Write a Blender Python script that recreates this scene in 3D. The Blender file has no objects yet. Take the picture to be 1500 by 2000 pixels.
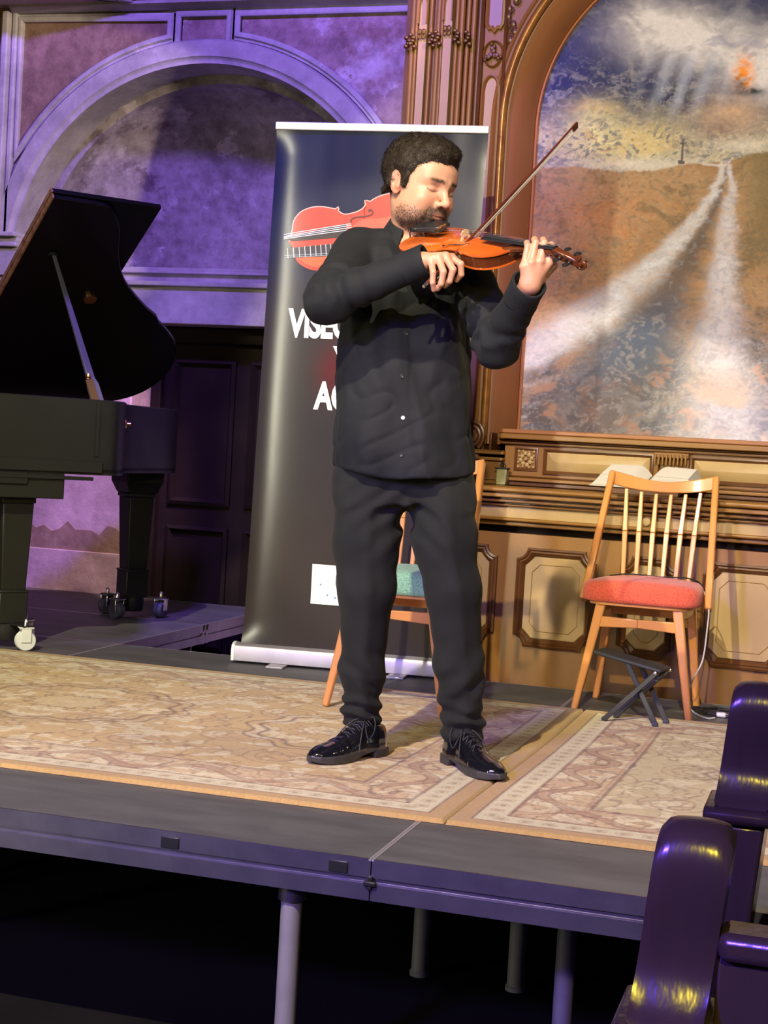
import bpy, math, random
import numpy as np
from mathutils import Vector, Matrix

random.seed(7); np.random.seed(7)
SC = bpy.context.scene
COL = SC.collection

# ------------------------------------------------------------------ camera
S = 0.6                       # stage top above the church floor
EYE = S + 0.894
TH, RO, PT, FPX = math.radians(16.7), math.radians(3.3), math.atan(120/3000), 3000.0
F0 = Vector((-math.sin(TH), math.cos(TH), 0)); R0 = Vector((math.cos(TH), math.sin(TH), 0)); ZZ = Vector((0, 0, 1))
FW = (F0*math.cos(PT) - ZZ*math.sin(PT)).normalized(); U0 = R0.cross(FW)
CR = R0*math.cos(RO) + U0*math.sin(RO); CU = U0*math.cos(RO) - R0*math.sin(RO)
CAM = Vector((0, 0, EYE))
cd = bpy.data.cameras.new('camera'); cam = bpy.data.objects.new('camera', cd); COL.objects.link(cam)
cd.sensor_fit = 'VERTICAL'; cd.sensor_height = 36.0; cd.lens = FPX/2000*36.0; cd.clip_start = 0.05; cd.clip_end = 60
m = Matrix((CR, CU, -FW)).transposed().to_4x4(); m.translation = CAM; cam.matrix_world = m
SC.camera = cam

# ------------------------------------------------------------------ world, lights, exposure
SC.view_settings.view_transform = 'Standard'; SC.view_settings.look = 'None'
SC.view_settings.gamma = 1.0; SC.view_settings.use_curve_mapping = False; SC.view_settings.exposure = 0.0
w = bpy.data.worlds.new('world'); SC.world = w; w.use_nodes = True
w.node_tree.nodes['Background'].inputs[0].default_value = (0.10, 0.085, 0.13, 1)
w.node_tree.nodes['Background'].inputs[1].default_value = 0.22

def camp(x, d, z):            # point given as right-of-camera, depth, height above stage
    p = R0*x + F0*d; return Vector((p.x, p.y, S + z))
def spot(name, loc, tgt, energy, color, size, blend=0.4, radius=0.06):
    l = bpy.data.lights.new(name, 'SPOT'); l.energy = energy; l.color = color
    l.spot_size = math.radians(size); l.spot_blend = blend; l.shadow_soft_size = radius
    o = bpy.data.objects.new(name, l); COL.objects.link(o); o.location = loc
    o.rotation_euler = (Vector(tgt) - Vector(loc)).to_track_quat('-Z', 'Y').to_euler(); return o
KEYLOC = camp(-0.5, -1.3, 3.9)
spot('upper_key_spotlight', KEYLOC, camp(0.95, 6.0, 1.66), 1900, (1.0, 0.88, 0.62), 27, 0.15, 0.04)
spot('lower_key_spotlight', camp(-1.9, -0.2, 5.1), camp(-0.15, 4.85, 0.30), 2400, (1.0, 0.89, 0.60), 34, 0.08, 0.04)
spot('side_spotlight', camp(4.2, 3.2, 2.7), camp(-0.3, 4.9, 0.1), 130, (1.0, 0.80, 0.50), 50, 0.6, 0.10)
spot('violet_wall_spotlight', camp(-1.3, 4.4, 5.0), camp(-1.0, 8.4, 1.9), 1500, (0.30, 0.15, 1.0), 62, 0.5, 0.20)
spot('violet_front_spotlight', camp(1.3, -1.5, 3.5), camp(0.4, 4.9, 1.1), 200, (0.45, 0.22, 1.0), 36, 0.6, 0.12)
spot('blue_house_light', camp(-2.6, -1.0, 2.6), camp(0.15, 2.9, -0.05), 1300, (0.17, 0.08, 1.0), 50, 0.7, 0.25)
spot('corner_spotlight', camp(2.4, 3.2, 3.6), camp(-2.20, 8.6, 2.3), 1500, (1.0, 0.78, 0.60), 16, 0.15, 0.05)
spot('low_wall_fill', camp(-0.45, 6.75, 3.2), camp(-1.75, 8.65, 0.45), 650, (1.0, 0.62, 0.66), 24, 0.6, 0.05)  # unseen fill added behind the banner to brighten the wall under the piano
al = bpy.data.lights.new('tall_side_lamp', 'AREA'); al.shape = 'RECTANGLE'; al.size = 0.22; al.size_y = 2.6; al.energy = 24; al.spread = math.radians(56); al.color = (1.0, 0.95, 0.72)
alo = bpy.data.objects.new('tall_side_lamp', al); COL.objects.link(alo); alo.location = camp(-4.0, 1.6, 1.7); alo.rotation_euler = (camp(-0.6, 5.2, 1.1)-alo.location).to_track_quat('-Z', 'Y').to_euler()
pl0 = bpy.data.lights.new('chandelier_lamp', 'POINT'); pl0.energy = 170; pl0.color = (1.0, 0.76, 0.05); pl0.shadow_soft_size = .11
plo = bpy.data.objects.new('chandelier_lamp', pl0); COL.objects.link(plo); plo.location = camp(0.02, -0.8, 2.1)

# ------------------------------------------------------------------ pixel helpers (planning aids only)
def ray(x, y): return FW + CR*((x-750)/FPX) - CU*((y-1000)/FPX)
def onz(x, y, z=S):
    r = ray(x, y); return CAM + r*((z-EYE)/r.z)
def dep(x, y, d):
    r = ray(x, y); return CAM + r*(d/r.dot(F0))
def onpl(x, y, p, n):
    r = ray(x, y); n = Vector(n); return CAM + r*((Vector(p)-CAM).dot(n)/r.dot(n))
def proj(P):                  # numpy (N,3) world -> photo pixels
    D = P - np.array(CAM); a = D@np.array(CR); b = D@np.array(CU); c = D@np.array(FW)
    return 750 + FPX*a/c, 1000 - FPX*b/c

# ------------------------------------------------------------------ materials
def lin(c):
    return tuple(((v/255)/12.92 if v/255 <= .04045 else ((v/255+.055)/1.055)**2.4) for v in c)
def mat(name, col, rough=.5, metal=0., col2=None, nscale=8., nmix=.5, stretch=(1,1,1), bump=0., bscale=60., coat=0., spec=.5, attr=False, sheen=0., detail=4., sss=0.):
    m = bpy.data.materials.new(name); m.use_nodes = True; nt = m.node_tree; N = nt.nodes; L = nt.links
    b = N['Principled BSDF']; b.inputs['Roughness'].default_value = rough; b.inputs['Metallic'].default_value = metal
    b.inputs['Coat Weight'].default_value = coat; b.inputs['Coat Roughness'].default_value = .08
    b.inputs['Specular IOR Level'].default_value = spec; b.inputs['Sheen Weight'].default_value = sheen
    if sss: b.inputs['Subsurface Weight'].default_value = sss; b.inputs['Subsurface Radius'].default_value = (.012,.005,.003); b.inputs['Subsurface Scale'].default_value = 1.
    tc = N.new('ShaderNodeTexCoord'); mp = N.new('ShaderNodeMapping'); mp.inputs['Scale'].default_value = stretch
    L.new(tc.outputs['Object'], mp.inputs['Vector'])
    c4 = tuple(col)+(1,); b.inputs['Base Color'].default_value = c4
    src = None
    if attr:
        a = N.new('ShaderNodeAttribute'); a.attribute_name = 'Col'; src = a.outputs['Color']
    if col2 is not None:
        n = N.new('ShaderNodeTexNoise'); n.inputs['Scale'].default_value = nscale; n.inputs['Detail'].default_value = detail
        L.new(mp.outputs['Vector'], n.inputs['Vector'])
        r = N.new('ShaderNodeValToRGB'); r.color_ramp.elements[0].position = .5-nmix*.35; r.color_ramp.elements[1].position = .5+nmix*.35
        L.new(n.outputs['Fac'], r.inputs['Fac'])
        r.color_ramp.elements[0].color = c4; r.color_ramp.elements[1].color = tuple(col2)+(1,)
        if attr:
            mx = N.new('ShaderNodeMix'); mx.data_type = 'RGBA'; mx.blend_type = 'MULTIPLY'; mx.inputs[0].default_value = 1
            L.new(src, mx.inputs[6]); L.new(r.outputs['Color'], mx.inputs[7]); src = mx.outputs[2]
        else: src = r.outputs['Color']
    if src is not None: L.new(src, b.inputs['Base Color'])
    if bump:
        n2 = N.new('ShaderNodeTexNoise'); n2.inputs['Scale'].default_value = bscale; n2.inputs['Detail'].default_value = 3
        L.new(mp.outputs['Vector'], n2.inputs['Vector'])
        bp = N.new('ShaderNodeBump'); bp.inputs['Strength'].default_value = bump; bp.inputs['Distance'].default_value = .004
        L.new(n2.outputs['Fac'], bp.inputs['Height']); L.new(bp.outputs['Normal'], b.inputs['Normal'])
    return m
def plaster(name, base, peel, patch, pscale=2.2, thr=.56, dirt=.75):
    m = bpy.data.materials.new(name); m.use_nodes = True; nt = m.node_tree; N = nt.nodes; L = nt.links
    b = N['Principled BSDF']; b.inputs['Roughness'].default_value = .9; b.inputs['Specular IOR Level'].default_value = .2
    tc = N.new('ShaderNodeTexCoord')
    def noise(s, d=6, r=.6):
        n = N.new('ShaderNodeTexNoise'); n.inputs['Scale'].default_value = s; n.inputs['Detail'].default_value = d; n.inputs['Roughness'].default_value = r
        L.new(tc.outputs['Object'], n.inputs['Vector']); return n.outputs['Fac']
    def ramp(src, a, c, ca, cb):
        r = N.new('ShaderNodeValToRGB'); r.color_ramp.elements[0].position = a; r.color_ramp.elements[1].position = c
        r.color_ramp.elements[0].color = tuple(ca)+(1,); r.color_ramp.elements[1].color = tuple(cb)+(1,); L.new(src, r.inputs['Fac']); return r.outputs['Color']
    def mix(f, a, c, mode='MIX'):
        x = N.new('ShaderNodeMix'); x.data_type = 'RGBA'; x.blend_type = mode
        if isinstance(f, float): x.inputs[0].default_value = f
        else: L.new(f, x.inputs[0])
        L.new(a, x.inputs[6]); L.new(c, x.inputs[7]); return x.outputs[2]
    b0 = ramp(noise(1.7), .40, .60, base, tuple(v*.62 for v in base))
    pk = ramp(noise(pscale, 9, .68), thr-.01, thr+.01, (0,0,0), (1,1,1))
    c1 = mix(pk, b0, ramp(noise(5), .4, .6, peel, patch))
    c2 = mix(dirt, c1, ramp(noise(13, 9, .7), .36, .62, (.50,.46,.46), (1.05,1.05,1.05)), 'MULTIPLY')
    L.new(c2, b.inputs['Base Color'])
    bp = N.new('ShaderNodeBump'); bp.inputs['Strength'].default_value = .5; bp.inputs['Distance'].default_value = .01
    L.new(noise(14, 8), bp.inputs['Height']); L.new(bp.outputs['Normal'], b.inputs['Normal'])
    return m
M = {}
M['trim_plaster'] = plaster('trim_plaster', (.52,.50,.50), (.42,.38,.37), (.6,.56,.56), 3., .66, .3)
M['spandrel'] = plaster('peeling_rose_plaster', (.42,.31,.30), (.56,.50,.52), (.30,.20,.18), 2.6, .52)
M['spandrel_left'] = plaster('ochre_plaster', (.33,.22,.16), (.5,.42,.38), (.28,.2,.17), 2.2, .63)
M['niche'] = plaster('stained_niche_plaster', (.40,.36,.38), (.20,.16,.18), (.50,.46,.50), 3., .55)
M['low_wall'] = plaster('damp_wall_plaster', (.56,.43,.46), (.46,.33,.33), (.58,.46,.48), 1.9, .6, .35)
M['damp'] = plaster('damp_brown_plaster', (.32,.23,.17), (.26,.18,.13), (.40,.3,.24), 1.9, .6, .5)
WD = lin((158,112,48)); WL = lin((176,142,96))
M['wood'] = mat('altar_wood', lin((134,94,36)), .42, col2=lin((108,70,26)), nscale=5, nmix=.9, stretch=(1,1,.25), bump=.12, bscale=40, spec=.5, detail=7)
M['wood_h'] = mat('altar_wood_long_grain', lin((140,98,40)), .42, col2=lin((104,68,26)), nscale=5, nmix=.9, stretch=(.2,1,1), bump=.1, bscale=40, detail=7)
M['wood_light'] = mat('altar_board_wood', lin((166,140,96)), .5, col2=lin((146,118,76)), nscale=6, nmix=.9, stretch=(1,1,.2), bump=.08, bscale=50, detail=7)
M['wood_dark'] = mat('altar_molding_wood', lin((98,60,26)), .38, col2=lin((66,38,16)), nscale=7, nmix=.9, bump=.1, detail=6)
M['wood_rose'] = mat('arch_reveal_wood', lin((150,98,58)), .45, col2=lin((128,80,46)), nscale=4, nmix=.9, stretch=(1,1,.3), detail=6)
M['dark_door'] = mat('dark_door_wood', (.009,.005,.004), .8, col2=(.015,.008,.006), nscale=6, spec=.2)
M['deck'] = mat('black_deck_plywood', (.055,.055,.058), .6, col2=(.12,.118,.12), nscale=14, nmix=1., stretch=(.35,1,1), bump=.15, bscale=200, detail=8)
M['alu'] = mat('mill_aluminium', (.42,.40,.42), .45, metal=.5, col2=(.34,.32,.35), nscale=9)
M['rail'] = mat('stage_rail_aluminium', (.40,.38,.42), .38, metal=1., col2=(.30,.28,.33), nscale=9, bump=.05)
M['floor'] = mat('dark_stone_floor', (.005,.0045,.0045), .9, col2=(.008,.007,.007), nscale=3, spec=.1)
M['black_metal'] = mat('black_metal', (.02,.02,.022), .4, metal=.3)
M['piano'] = mat('satin_black_lacquer', (.013,.015,.012), .42, col2=(.010,.012,.010), nscale=4, spec=.4)
M['piano_in'] = mat('black_lid_underside', (.004,.004,.004), .30, spec=.35)
M['brass'] = mat('brass', (.75,.50,.18), .3, metal=1.)
M['steel'] = mat('chromed_steel', (.8,.8,.82), .22, metal=1.)
M['white_plastic'] = mat('pale_plastic', (.7,.74,.72), .35)
M['blue_wheel'] = mat('dark_wheel_rubber', (.05,.05,.09), .5)
M['chair_wood'] = mat('beech_chair_wood', lin((204,142,82)), .28, col2=lin((184,120,62)), nscale=7, nmix=.9, stretch=(1,1,.2), coat=.5, detail=6)
M['paper'] = mat('book_paper', (.72,.68,.66), .8)
M['paper_edge'] = mat('page_block', (.50,.47,.44), .85, col2=(.38,.36,.34), nscale=4, stretch=(1,1,60))
M['cable'] = mat('black_cable', (.015,.015,.015), .5)
M['grey_cable'] = mat('pale_cable', (.45,.45,.45), .5)

# ------------------------------------------------------------------ mesh helpers
class MB:
    def __init__(s): s.v = []; s.f = []; s.sm = []
    def add(s, vs, fs, smooth=False):
        o = len(s.v); s.v += [tuple(v) for v in vs]; s.f += [tuple(i+o for i in f) for f in fs]; s.sm += [smooth]*len(fs); return s
    def box(s, lo, hi, T=None):
        x0,y0,z0 = lo; x1,y1,z1 = hi
        vs = [(x0,y0,z0),(x1,y0,z0),(x1,y1,z0),(x0,y1,z0),(x0,y0,z1),(x1,y0,z1),(x1,y1,z1),(x0,y1,z1)]
        if T: vs = [T(*v) for v in vs]
        return s.add(vs, [(0,3,2,1),(4,5,6,7),(0,1,5,4),(1,2,6,5),(2,3,7,6),(3,0,4,7)])
    def bar(s, p, q, w, h, w2=None, h2=None, up=(0,0,1)):   # rectangular bar p->q
        p = Vector(p); q = Vector(q); d = (q-p).normalized(); u = Vector(up)
        if abs(d.dot(u)) > .98: u = Vector((0,1,0))
        sx = d.cross(u).normalized(); sy = sx.cross(d).normalized(); w2 = w if w2 is None else w2; h2 = h if h2 is None else h2
        vs = []
        for c, a, b in ((p, w/2, h/2), (q, w2/2, h2/2)):
            for i, j in ((-1,-1),(1,-1),(1,1),(-1,1)): vs.append(c + sx*a*i + sy*b*j)
        return s.add(vs, [(0,1,2,3),(7,6,5,4),(0,4,5,1),(1,5,6,2),(2,6,7,3),(3,7,4,0)])
    def tube(s, pts, r, n=8, cap=True, closed=False, flat=1.):
        pts = [Vector(p) for p in pts]; k = len(pts)
        rr = r if isinstance(r, (list, tuple)) else [r]*k
        vs = []; prev = None
        for i, p in enumerate(pts):
            if closed: t = (pts[(i+1)%k]-pts[i-1])
            else: t = pts[min(i+1,k-1)]-pts[max(i-1,0)]
            t.normalize()
            if prev is None:
                a = Vector((0,0,1)) if abs(t.z) < .9 else Vector((1,0,0)); x = t.cross(a).normalized()
            else: x = (prev - t*prev.dot(t)).normalized()
            prev = x; y = t.cross(x)
            for j in range(n):
                an = 2*math.pi*j/n; vs.append(p + x*rr[i]*math.cos(an) + y*rr[i]*flat*math.sin(an))
        fs = []
        for i in range(k if closed else k-1):
            i2 = (i+1) % k
            for j in range(n): fs.append((i*n+j, i*n+(j+1)%n, i2*n+(j+1)%n, i2*n+j))
        if cap and not closed: fs += [tuple(range(n))[::-1], tuple((k-1)*n+j for j in range(n))]
        return s.add(vs, fs, True)
    def lathe(s, prof, n=20, T=None, axis='z'):
        vs = []
        for r, z in prof:
            for j in range(n):
                a = 2*math.pi*j/n; p = (r*math.cos(a), r*math.sin(a), z)
                if axis == 'y': p = (p[0], p[2], p[1])
                if axis == 'x': p = (p[2], p[0], p[1])
                vs.append(T(*p) if T else p)
        k = len(prof); fs = []
        for i in range(k-1):
            for j in range(n): fs.append((i*n+j, i*n+(j+1)%n, (i+1)*n+(j+1)%n, (i+1)*n+j))
        fs += [tuple(range(n))[::-1], tuple((k-1)*n+j for j in range(n))]
        return s.add(vs, fs, True)
    def prism(s, poly, h0, h1, T):            # polygon (u,v) extruded from h0 to h1; T(u,v,h)->xyz
        n = len(poly); vs = [T(u,v,h0) for u,v in poly] + [T(u,v,h1) for u,v in poly]
        fs = [tuple(range(n))[::-1], tuple(range(n,2*n))] + [(i,(i+1)%n,n+(i+1)%n,n+i) for i in range(n)]
        return s.add(vs, fs)
    def sweep(s, path, prof, T, closed=False, smooth=False):   # planar moulding: prof = [(offset to the left, height)]
        k = len(path); n = len(prof); vs = []
        P = [Vector(p) for p in path]
        for i in range(k):
            if closed or 0 < i < k-1:
                a = (P[i]-P[i-1]).normalized(); b = (P[(i+1)%k]-P[i]).normalized()
            elif i == 0: a = b = (P[1]-P[0]).normalized()
            else: a = b = (P[i]-P[i-1]).normalized()
            na = Vector((-a.y,a.x)); nb = Vector((-b.y,b.x)); mm = (na+nb)
            if mm.length < .1: mm = na
            mm.normalize(); sc = 1/max(.5, mm.dot(na))
            for o, h in prof:
                q = P[i] + mm*o*sc; vs.append(T(q.x, q.y, h))
        fs = []
        for i in range(k if closed else k-1):
            i2 = (i+1)%k
            for j in range(n-1): fs.append((i*n+j, i2*n+j, i2*n+j+1, i*n+j+1))
        if not closed: fs += [tuple(range(n)), tuple((k-1)*n+j for j in range(n))[::-1]]
        return s.add(vs, fs, smooth)
    def ball(s, c, r, n=10, T=None):
        vs = []; fs = []; m_ = n//2+1; r = r if isinstance(r,(tuple,list)) else (r,r,r)
        for i in range(m_+1):
            ph = math.pi*i/m_
            for j in range(n):
                a = 2*math.pi*j/n; p = (c[0]+r[0]*math.sin(ph)*math.cos(a), c[1]+r[1]*math.sin(ph)*math.sin(a), c[2]+r[2]*math.cos(ph))
                vs.append(T(*p) if T else p)
        for i in range(m_):
            for j in range(n): fs.append((i*n+j,(i+1)*n+j,(i+1)*n+(j+1)%n,i*n+(j+1)%n))
        return s.add(vs, fs, True)
    def build(s, name, material, parent=None, bevel=0, loc=None, fix=True, seg=2, sharp=35):
        me = bpy.data.meshes.new(name); me.from_pydata(s.v, [], s.f)
        import bmesh
        bm = bmesh.new(); bm.from_mesh(me); bmesh.ops.remove_doubles(bm, verts=bm.verts, dist=1e-6)
        if fix: bmesh.ops.recalc_face_normals(bm, faces=bm.faces)
        bm.to_mesh(me); bm.free()
        me.polygons.foreach_set('use_smooth', [True]*len(me.polygons)); me.set_sharp_from_angle(angle=math.radians(sharp))
        me.materials.append(material); o = bpy.data.objects.new(name, me); COL.objects.link(o)
        if parent: o.parent = parent
        if loc: o.location = loc
        if bevel:
            b = o.modifiers.new('bevel', 'BEVEL'); b.width = bevel; b.segments = seg; b.limit_method = 'ANGLE'; b.angle_limit = math.radians(40)
        return o
def tag(o, label=None, cat=None, group=None, kind=None):
    if label: o['label'] = label
    if cat: o['category'] = cat
    if group: o['group'] = group
    if kind: o['kind'] = kind
    return o
def thing(name, label, cat, loc=(0,0,0), rz=0, group=None):
    o = bpy.data.objects.new(name, None); COL.objects.link(o); o.location = loc; o.rotation_euler = (0,0,rz)
    o.empty_display_size = .1; return tag(o, label, cat, group)
def idT(x, y, z): return (x, y, z)
def arc(cx, cy, r, a0, a1, n): return [(cx+r*math.cos(math.radians(a0+(a1-a0)*i/n)), cy+r*math.sin(math.radians(a0+(a1-a0)*i/n))) for i in range(n+1)]

# value noise for carved and woven detail
def _h(i, j, k, s):
    n = (i.astype(np.int64)*374761393 + j.astype(np.int64)*668265263 + k.astype(np.int64)*1274126177 + s*974634777) & 0xffffffff
    n = ((n ^ (n >> 13))*1274126177) & 0xffffffff; n = n ^ (n >> 16)
    return (n & 0xffff)/65535.0
def vn(x, y, z=None, s=0):
    if z is None: z = np.zeros_like(x)
    i, j, k = np.floor(x), np.floor(y), np.floor(z); u, v, t = x-i, y-j, z-k
    u = u*u*(3-2*u); v = v*v*(3-2*v); t = t*t*(3-2*t)
    def L(a, b, f): return a+(b-a)*f
    if not np.any(t):
        return L(L(_h(i,j,k,s), _h(i+1,j,k,s), u), L(_h(i,j+1,k,s), _h(i+1,j+1,k,s), u), v)
    return L(L(L(_h(i,j,k,s), _h(i+1,j,k,s), u), L(_h(i,j+1,k,s), _h(i+1,j+1,k,s), u), v),
             L(L(_h(i,j,k+1,s), _h(i+1,j,k+1,s), u), L(_h(i,j+1,k+1,s), _h(i+1,j+1,k+1,s), u), v), t)
def fbm(x, y, z=None, o=4, s=0, g=.5):
    a = 0; t = 0; w_ = 1.
    for i in range(o):
        a = a + w_*vn(x*2**i+i*7.3, y*2**i+i*3.1, None if z is None else z*2**i, s+i); t += w_; w_ *= g
    return a/t
def sst(a, b, x):
    t = np.clip((x-a)/(b-a), 0, 1); return t*t*(3-2*t)
def set_cols(me, cols):
    a = me.color_attributes.new('Col', 'FLOAT_COLOR', 'POINT'); c = np.ones((len(me.vertices), 4), np.float32); c[:, :3] = cols; a.data.foreach_set('color', c.ravel())
def sheet(name, V, nx, ny, cols, material, parent=None, mask=None):   # V (ny*nx,3)
    i = np.arange((ny-1)*(nx-1)); r, c = i//(nx-1), i%(nx-1); a = r*nx+c
    Fq = np.stack([a, a+1, a+nx+1, a+nx], 1)
    if mask is not None: Fq = Fq[mask[Fq].all(1)]
    me = bpy.data.meshes.new(name); me.from_pydata(V.tolist(), [], Fq.tolist()); set_cols(me, cols)
    me.polygons.foreach_set('use_smooth', [True]*len(me.polygons)); me.materials.append(material)
    o = bpy.data.objects.new(name, me); COL.objects.link(o)
    if parent: o.parent = parent
    return o
LIN = lambda c: np.array(lin(c))

# ================================================================== SETTING
WY = 7.8                                      # back wall plane
def WT(x, z, h): return (x, WY-h, z)          # wall drawing (x, z, height out of the wall)
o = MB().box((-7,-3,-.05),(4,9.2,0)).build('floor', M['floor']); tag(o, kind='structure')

# back wall with round niche opening and a dark doorway
NC = (-3.5, 2.41); NR = 1.13
mb = MB()
XL, XR, ZT = -4.68, -1.2, 4.6
a_ = arc(NC[0], NC[1], NR, 0, 180, 40)
# wall above the arch
top = [(XR, NC[1])] ; poly_r = [(XR, ZT), (NC[0], ZT)]
for i in range(20):
    (x0,z0),(x1,z1) = a_[i], a_[i+1]
    mb.add([WT(x0,z0,0),WT(x1,z1,0),WT(x1,ZT,0),WT(x0,ZT,0)], [(0,1,2,3)])
for i in range(20,40):
    (x0,z0),(x1,z1) = a_[i], a_[i+1]
    mb.add([WT(x0,z0,0),WT(x1,z1,0),WT(x1,ZT,0),WT(x0,ZT,0)], [(0,1,2,3)])
mb.box((NC[0]+NR, WY, NC[1]), (XR, WY+.02, ZT)).box((XL-.3, WY, 0), (NC[0]-NR, WY+.02, ZT))
mb.box((NC[0]+NR, WY, 0), (XR, WY+.02, NC[1]))
o = mb.build('wall_back', M['spandrel']); tag(o, kind='structure')
wall_back = o
# lower wall beside the doorway
DX0, DX1, DZ = -3.845, -2.75, 2.13
o = MB().box((NC[0]-NR-.02, WY+.0, 0), (DX0, WY+.25, DZ)).build('lower_wall', M['low_wall'], wall_back, bevel=.01)
pts_ = [(NC[0]-NR-.02,.83)]+[(NC[0]-NR-.02+i*.05, .955+.022*math.sin(i*2.3)+.018*math.sin(i*5.1)) for i in range(0,17)]+[(DX0+.001,.955),(DX0+.001,.83)]
pts_ = [p for p in pts_ if p[0] <= DX0+.0011]
MB().prism(pts_, .0, .004, WT).build('damp_patch', M['damp'], wall_back)
MB().box((NC[0]-NR-.02, WY-.018, 0),(DX0+.001, WY, .83)).build('wall_plinth', M['low_wall'], wall_back, bevel=.004)
o = MB().box((DX1, WY, 0), (NC[0]+NR+.02, WY+.25, DZ)).build('lower_wall', M['low_wall'], wall_back)
# reveal, niche shell, ledges
mb = MB()
for i in range(40):
    (x0,z0),(x1,z1) = a_[i], a_[i+1]
    mb.add([WT(x0,z0,0),WT(x1,z1,0),WT(x1,z1,-.22),WT(x0,z0,-.22)], [(0,1,2,3)], True)
mb.box((NC[0]-NR-.02, WY, DZ), (NC[0]-NR, WY+.22, NC[1])).box((NC[0]+NR, WY, DZ), (NC[0]+NR+.02, WY+.22, NC[1]))
mb.build('arch_reveal', M['trim_plaster'], wall_back)
mb = MB(); n1, n2 = 40, 14
vs = []
for j in range(n2+1):
    q = j/n2; ang_ = q*math.pi/2; rr = 1.06*(math.cos(ang_*.0)*(1-.0) if j == 0 else (1-.50*(1-math.cos(ang_)))); dd = .22 + .52*math.sin(ang_)
    for i in range(n1+1):
        t = math.pi*i/n1; vs.append(WT(NC[0]+rr*1.02*math.cos(t), NC[1]+rr*1.02*math.sin(t), -dd))
fs = [(j*(n1+1)+i, j*(n1+1)+i+1, (j+1)*(n1+1)+i+1, (j+1)*(n1+1)+i) for j in range(n2) for i in range(n1)]
mb.add(vs, fs, True)
r_ = 1.06*.5*1.02; c_ = [WT(NC[0]+r_*math.cos(math.pi*i/n1), NC[1]+r_*math.sin(math.pi*i/n1), -.74) for i in range(n1+1)]
mb.add(c_+[WT(NC[0],NC[1],-.74)], [(i,i+1,n1+1) for i in range(n1)])
# flat ring that joins reveal and shell
for i in range(n1):
    t0, t1 = math.pi*i/n1, math.pi*(i+1)/n1
    mb.add([WT(NC[0]+rr2*math.cos(t), NC[1]+rr2*math.sin(t), -.22) for rr2, t in ((1.08,t0),(1.14,t0),(1.14,t1),(1.08,t1))], [(0,1,2,3)])
mb.box((NC[0]-1.14, WY+.74, DZ), (NC[0]+1.14, WY+.78, NC[1]))
mb.build('niche_shell', M['niche'], wall_back)
prof = [(0,0),(0,.02),(.02,.05),(.035,.05),(.05,.03),(.06,.03)]
mb = MB().box((NC[0]-1.14, WY+.55, 2.38), (NC[0]+1.14, WY+.76, 2.50))
mb.box((NC[0]-1.14, WY+.52, 2.46), (NC[0]+1.14, WY+.76, 2.478)).box((NC[0]-1.14, WY+.30, 2.36), (NC[0]+1.14, WY+.76, 2.385))
mb.build('upper_ledge', M['trim_plaster'], wall_back, bevel=.006)
mb = MB().box((NC[0]-1.14, WY+.06, DZ), (NC[0]+1.14, WY+.76, 2.345)).box((NC[0]-1.14, WY+.03, 2.335), (NC[0]+1.14, WY+.76, 2.362))
mb.build('lower_ledge', M['trim_plaster'], wall_back, bevel=.006)
# archivolt band
bandp = [(0,0),(0,.035),(.012,.05),(.095,.05),(.105,.035),(.118,.03),(.13,.03),(.13,0)]
MB().sweep(arc(NC[0],NC[1],NR+.13,0,180,48), bandp, WT).build('arch_band', M['trim_plaster'], wall_back, sharp=50)
# spandrel fields framed by mouldings
fr = [(0,0),(0,.028),(-.012,.036),(-.026,.036),(-.034,.022),(-.045,.022),(-.045,0)]
def arc_between(r, x0, x1, n=18):
    a0 = math.degrees(math.acos((x0-NC[0])/r)); a1 = math.degrees(math.acos((x1-NC[0])/r)); return arc(NC[0],NC[1],r,a0,a1,n)
pl = [(-3.73,3.775),(-4.62,3.79)] + arc_between(1.31, -4.62, -3.73)
MB().sweep(pl, fr, WT, True).build('spandrel_molding', M['trim_plaster'], wall_back)
MB().prism(pl, 0.001, .008, WT).build('spandrel_field', M['spandrel_left'], wall_back)
pc = [(-3.38,3.62),(-3.38,3.795),(-3.65,3.795),(-3.65,3.62)]
MB().sweep(pc, fr, WT, True).build('spandrel_molding', M['trim_plaster'], wall_back)
pr_ = [(-2.3,3.79),(-3.30,3.79)] + arc_between(1.31, -3.30, -2.3)
MB().sweep(pr_, fr, WT, True).build('spandrel_molding', M['trim_plaster'], wall_back)
# plain borders (the smooth violet strips between the frames)
MB().prism([(-3.73,3.65),(-3.73,3.84),(-3.65,3.84),(-3.65,3.62),(-3.69,3.55)], .001, .012, WT).build('border_strip', M['trim_plaster'], wall_back)
MB().prism([(-3.38,3.60),(-3.38,3.84),(-3.30,3.84),(-3.30,3.61),(-3.34,3.55)], .001, .012, WT).build('border_strip', M['trim_plaster'], wall_back)
MB().prism([(-3.65,3.54),(-3.38,3.54),(-3.38,3.62),(-3.65,3.62)], .001, .012, WT).build('border_strip', M['trim_plaster'], wall_back)
# cornice and vault springer
crn = [(0,0),(0,.05),(-.02,.09),(-.05,.10),(-.05,.13),(-.12,.15),(-.12,0)]
MB().sweep([(XR,3.835),(XL,3.835)], crn, WT).build('cornice', M['trim_plaster'], wall_back)
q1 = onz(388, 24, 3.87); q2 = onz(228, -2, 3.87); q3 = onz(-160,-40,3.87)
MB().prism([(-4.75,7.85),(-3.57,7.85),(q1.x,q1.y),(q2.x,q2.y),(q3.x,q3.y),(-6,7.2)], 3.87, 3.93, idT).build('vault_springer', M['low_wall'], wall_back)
MB().bar((q1.x,q1.y,3.885),(q2.x,q2.y,3.885),.05,.05).bar((q2.x,q2.y,3.885),(q3.x,q3.y,3.885),.05,.05).build('springer_molding', M['trim_plaster'], wall_back, bevel=.01)
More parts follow.
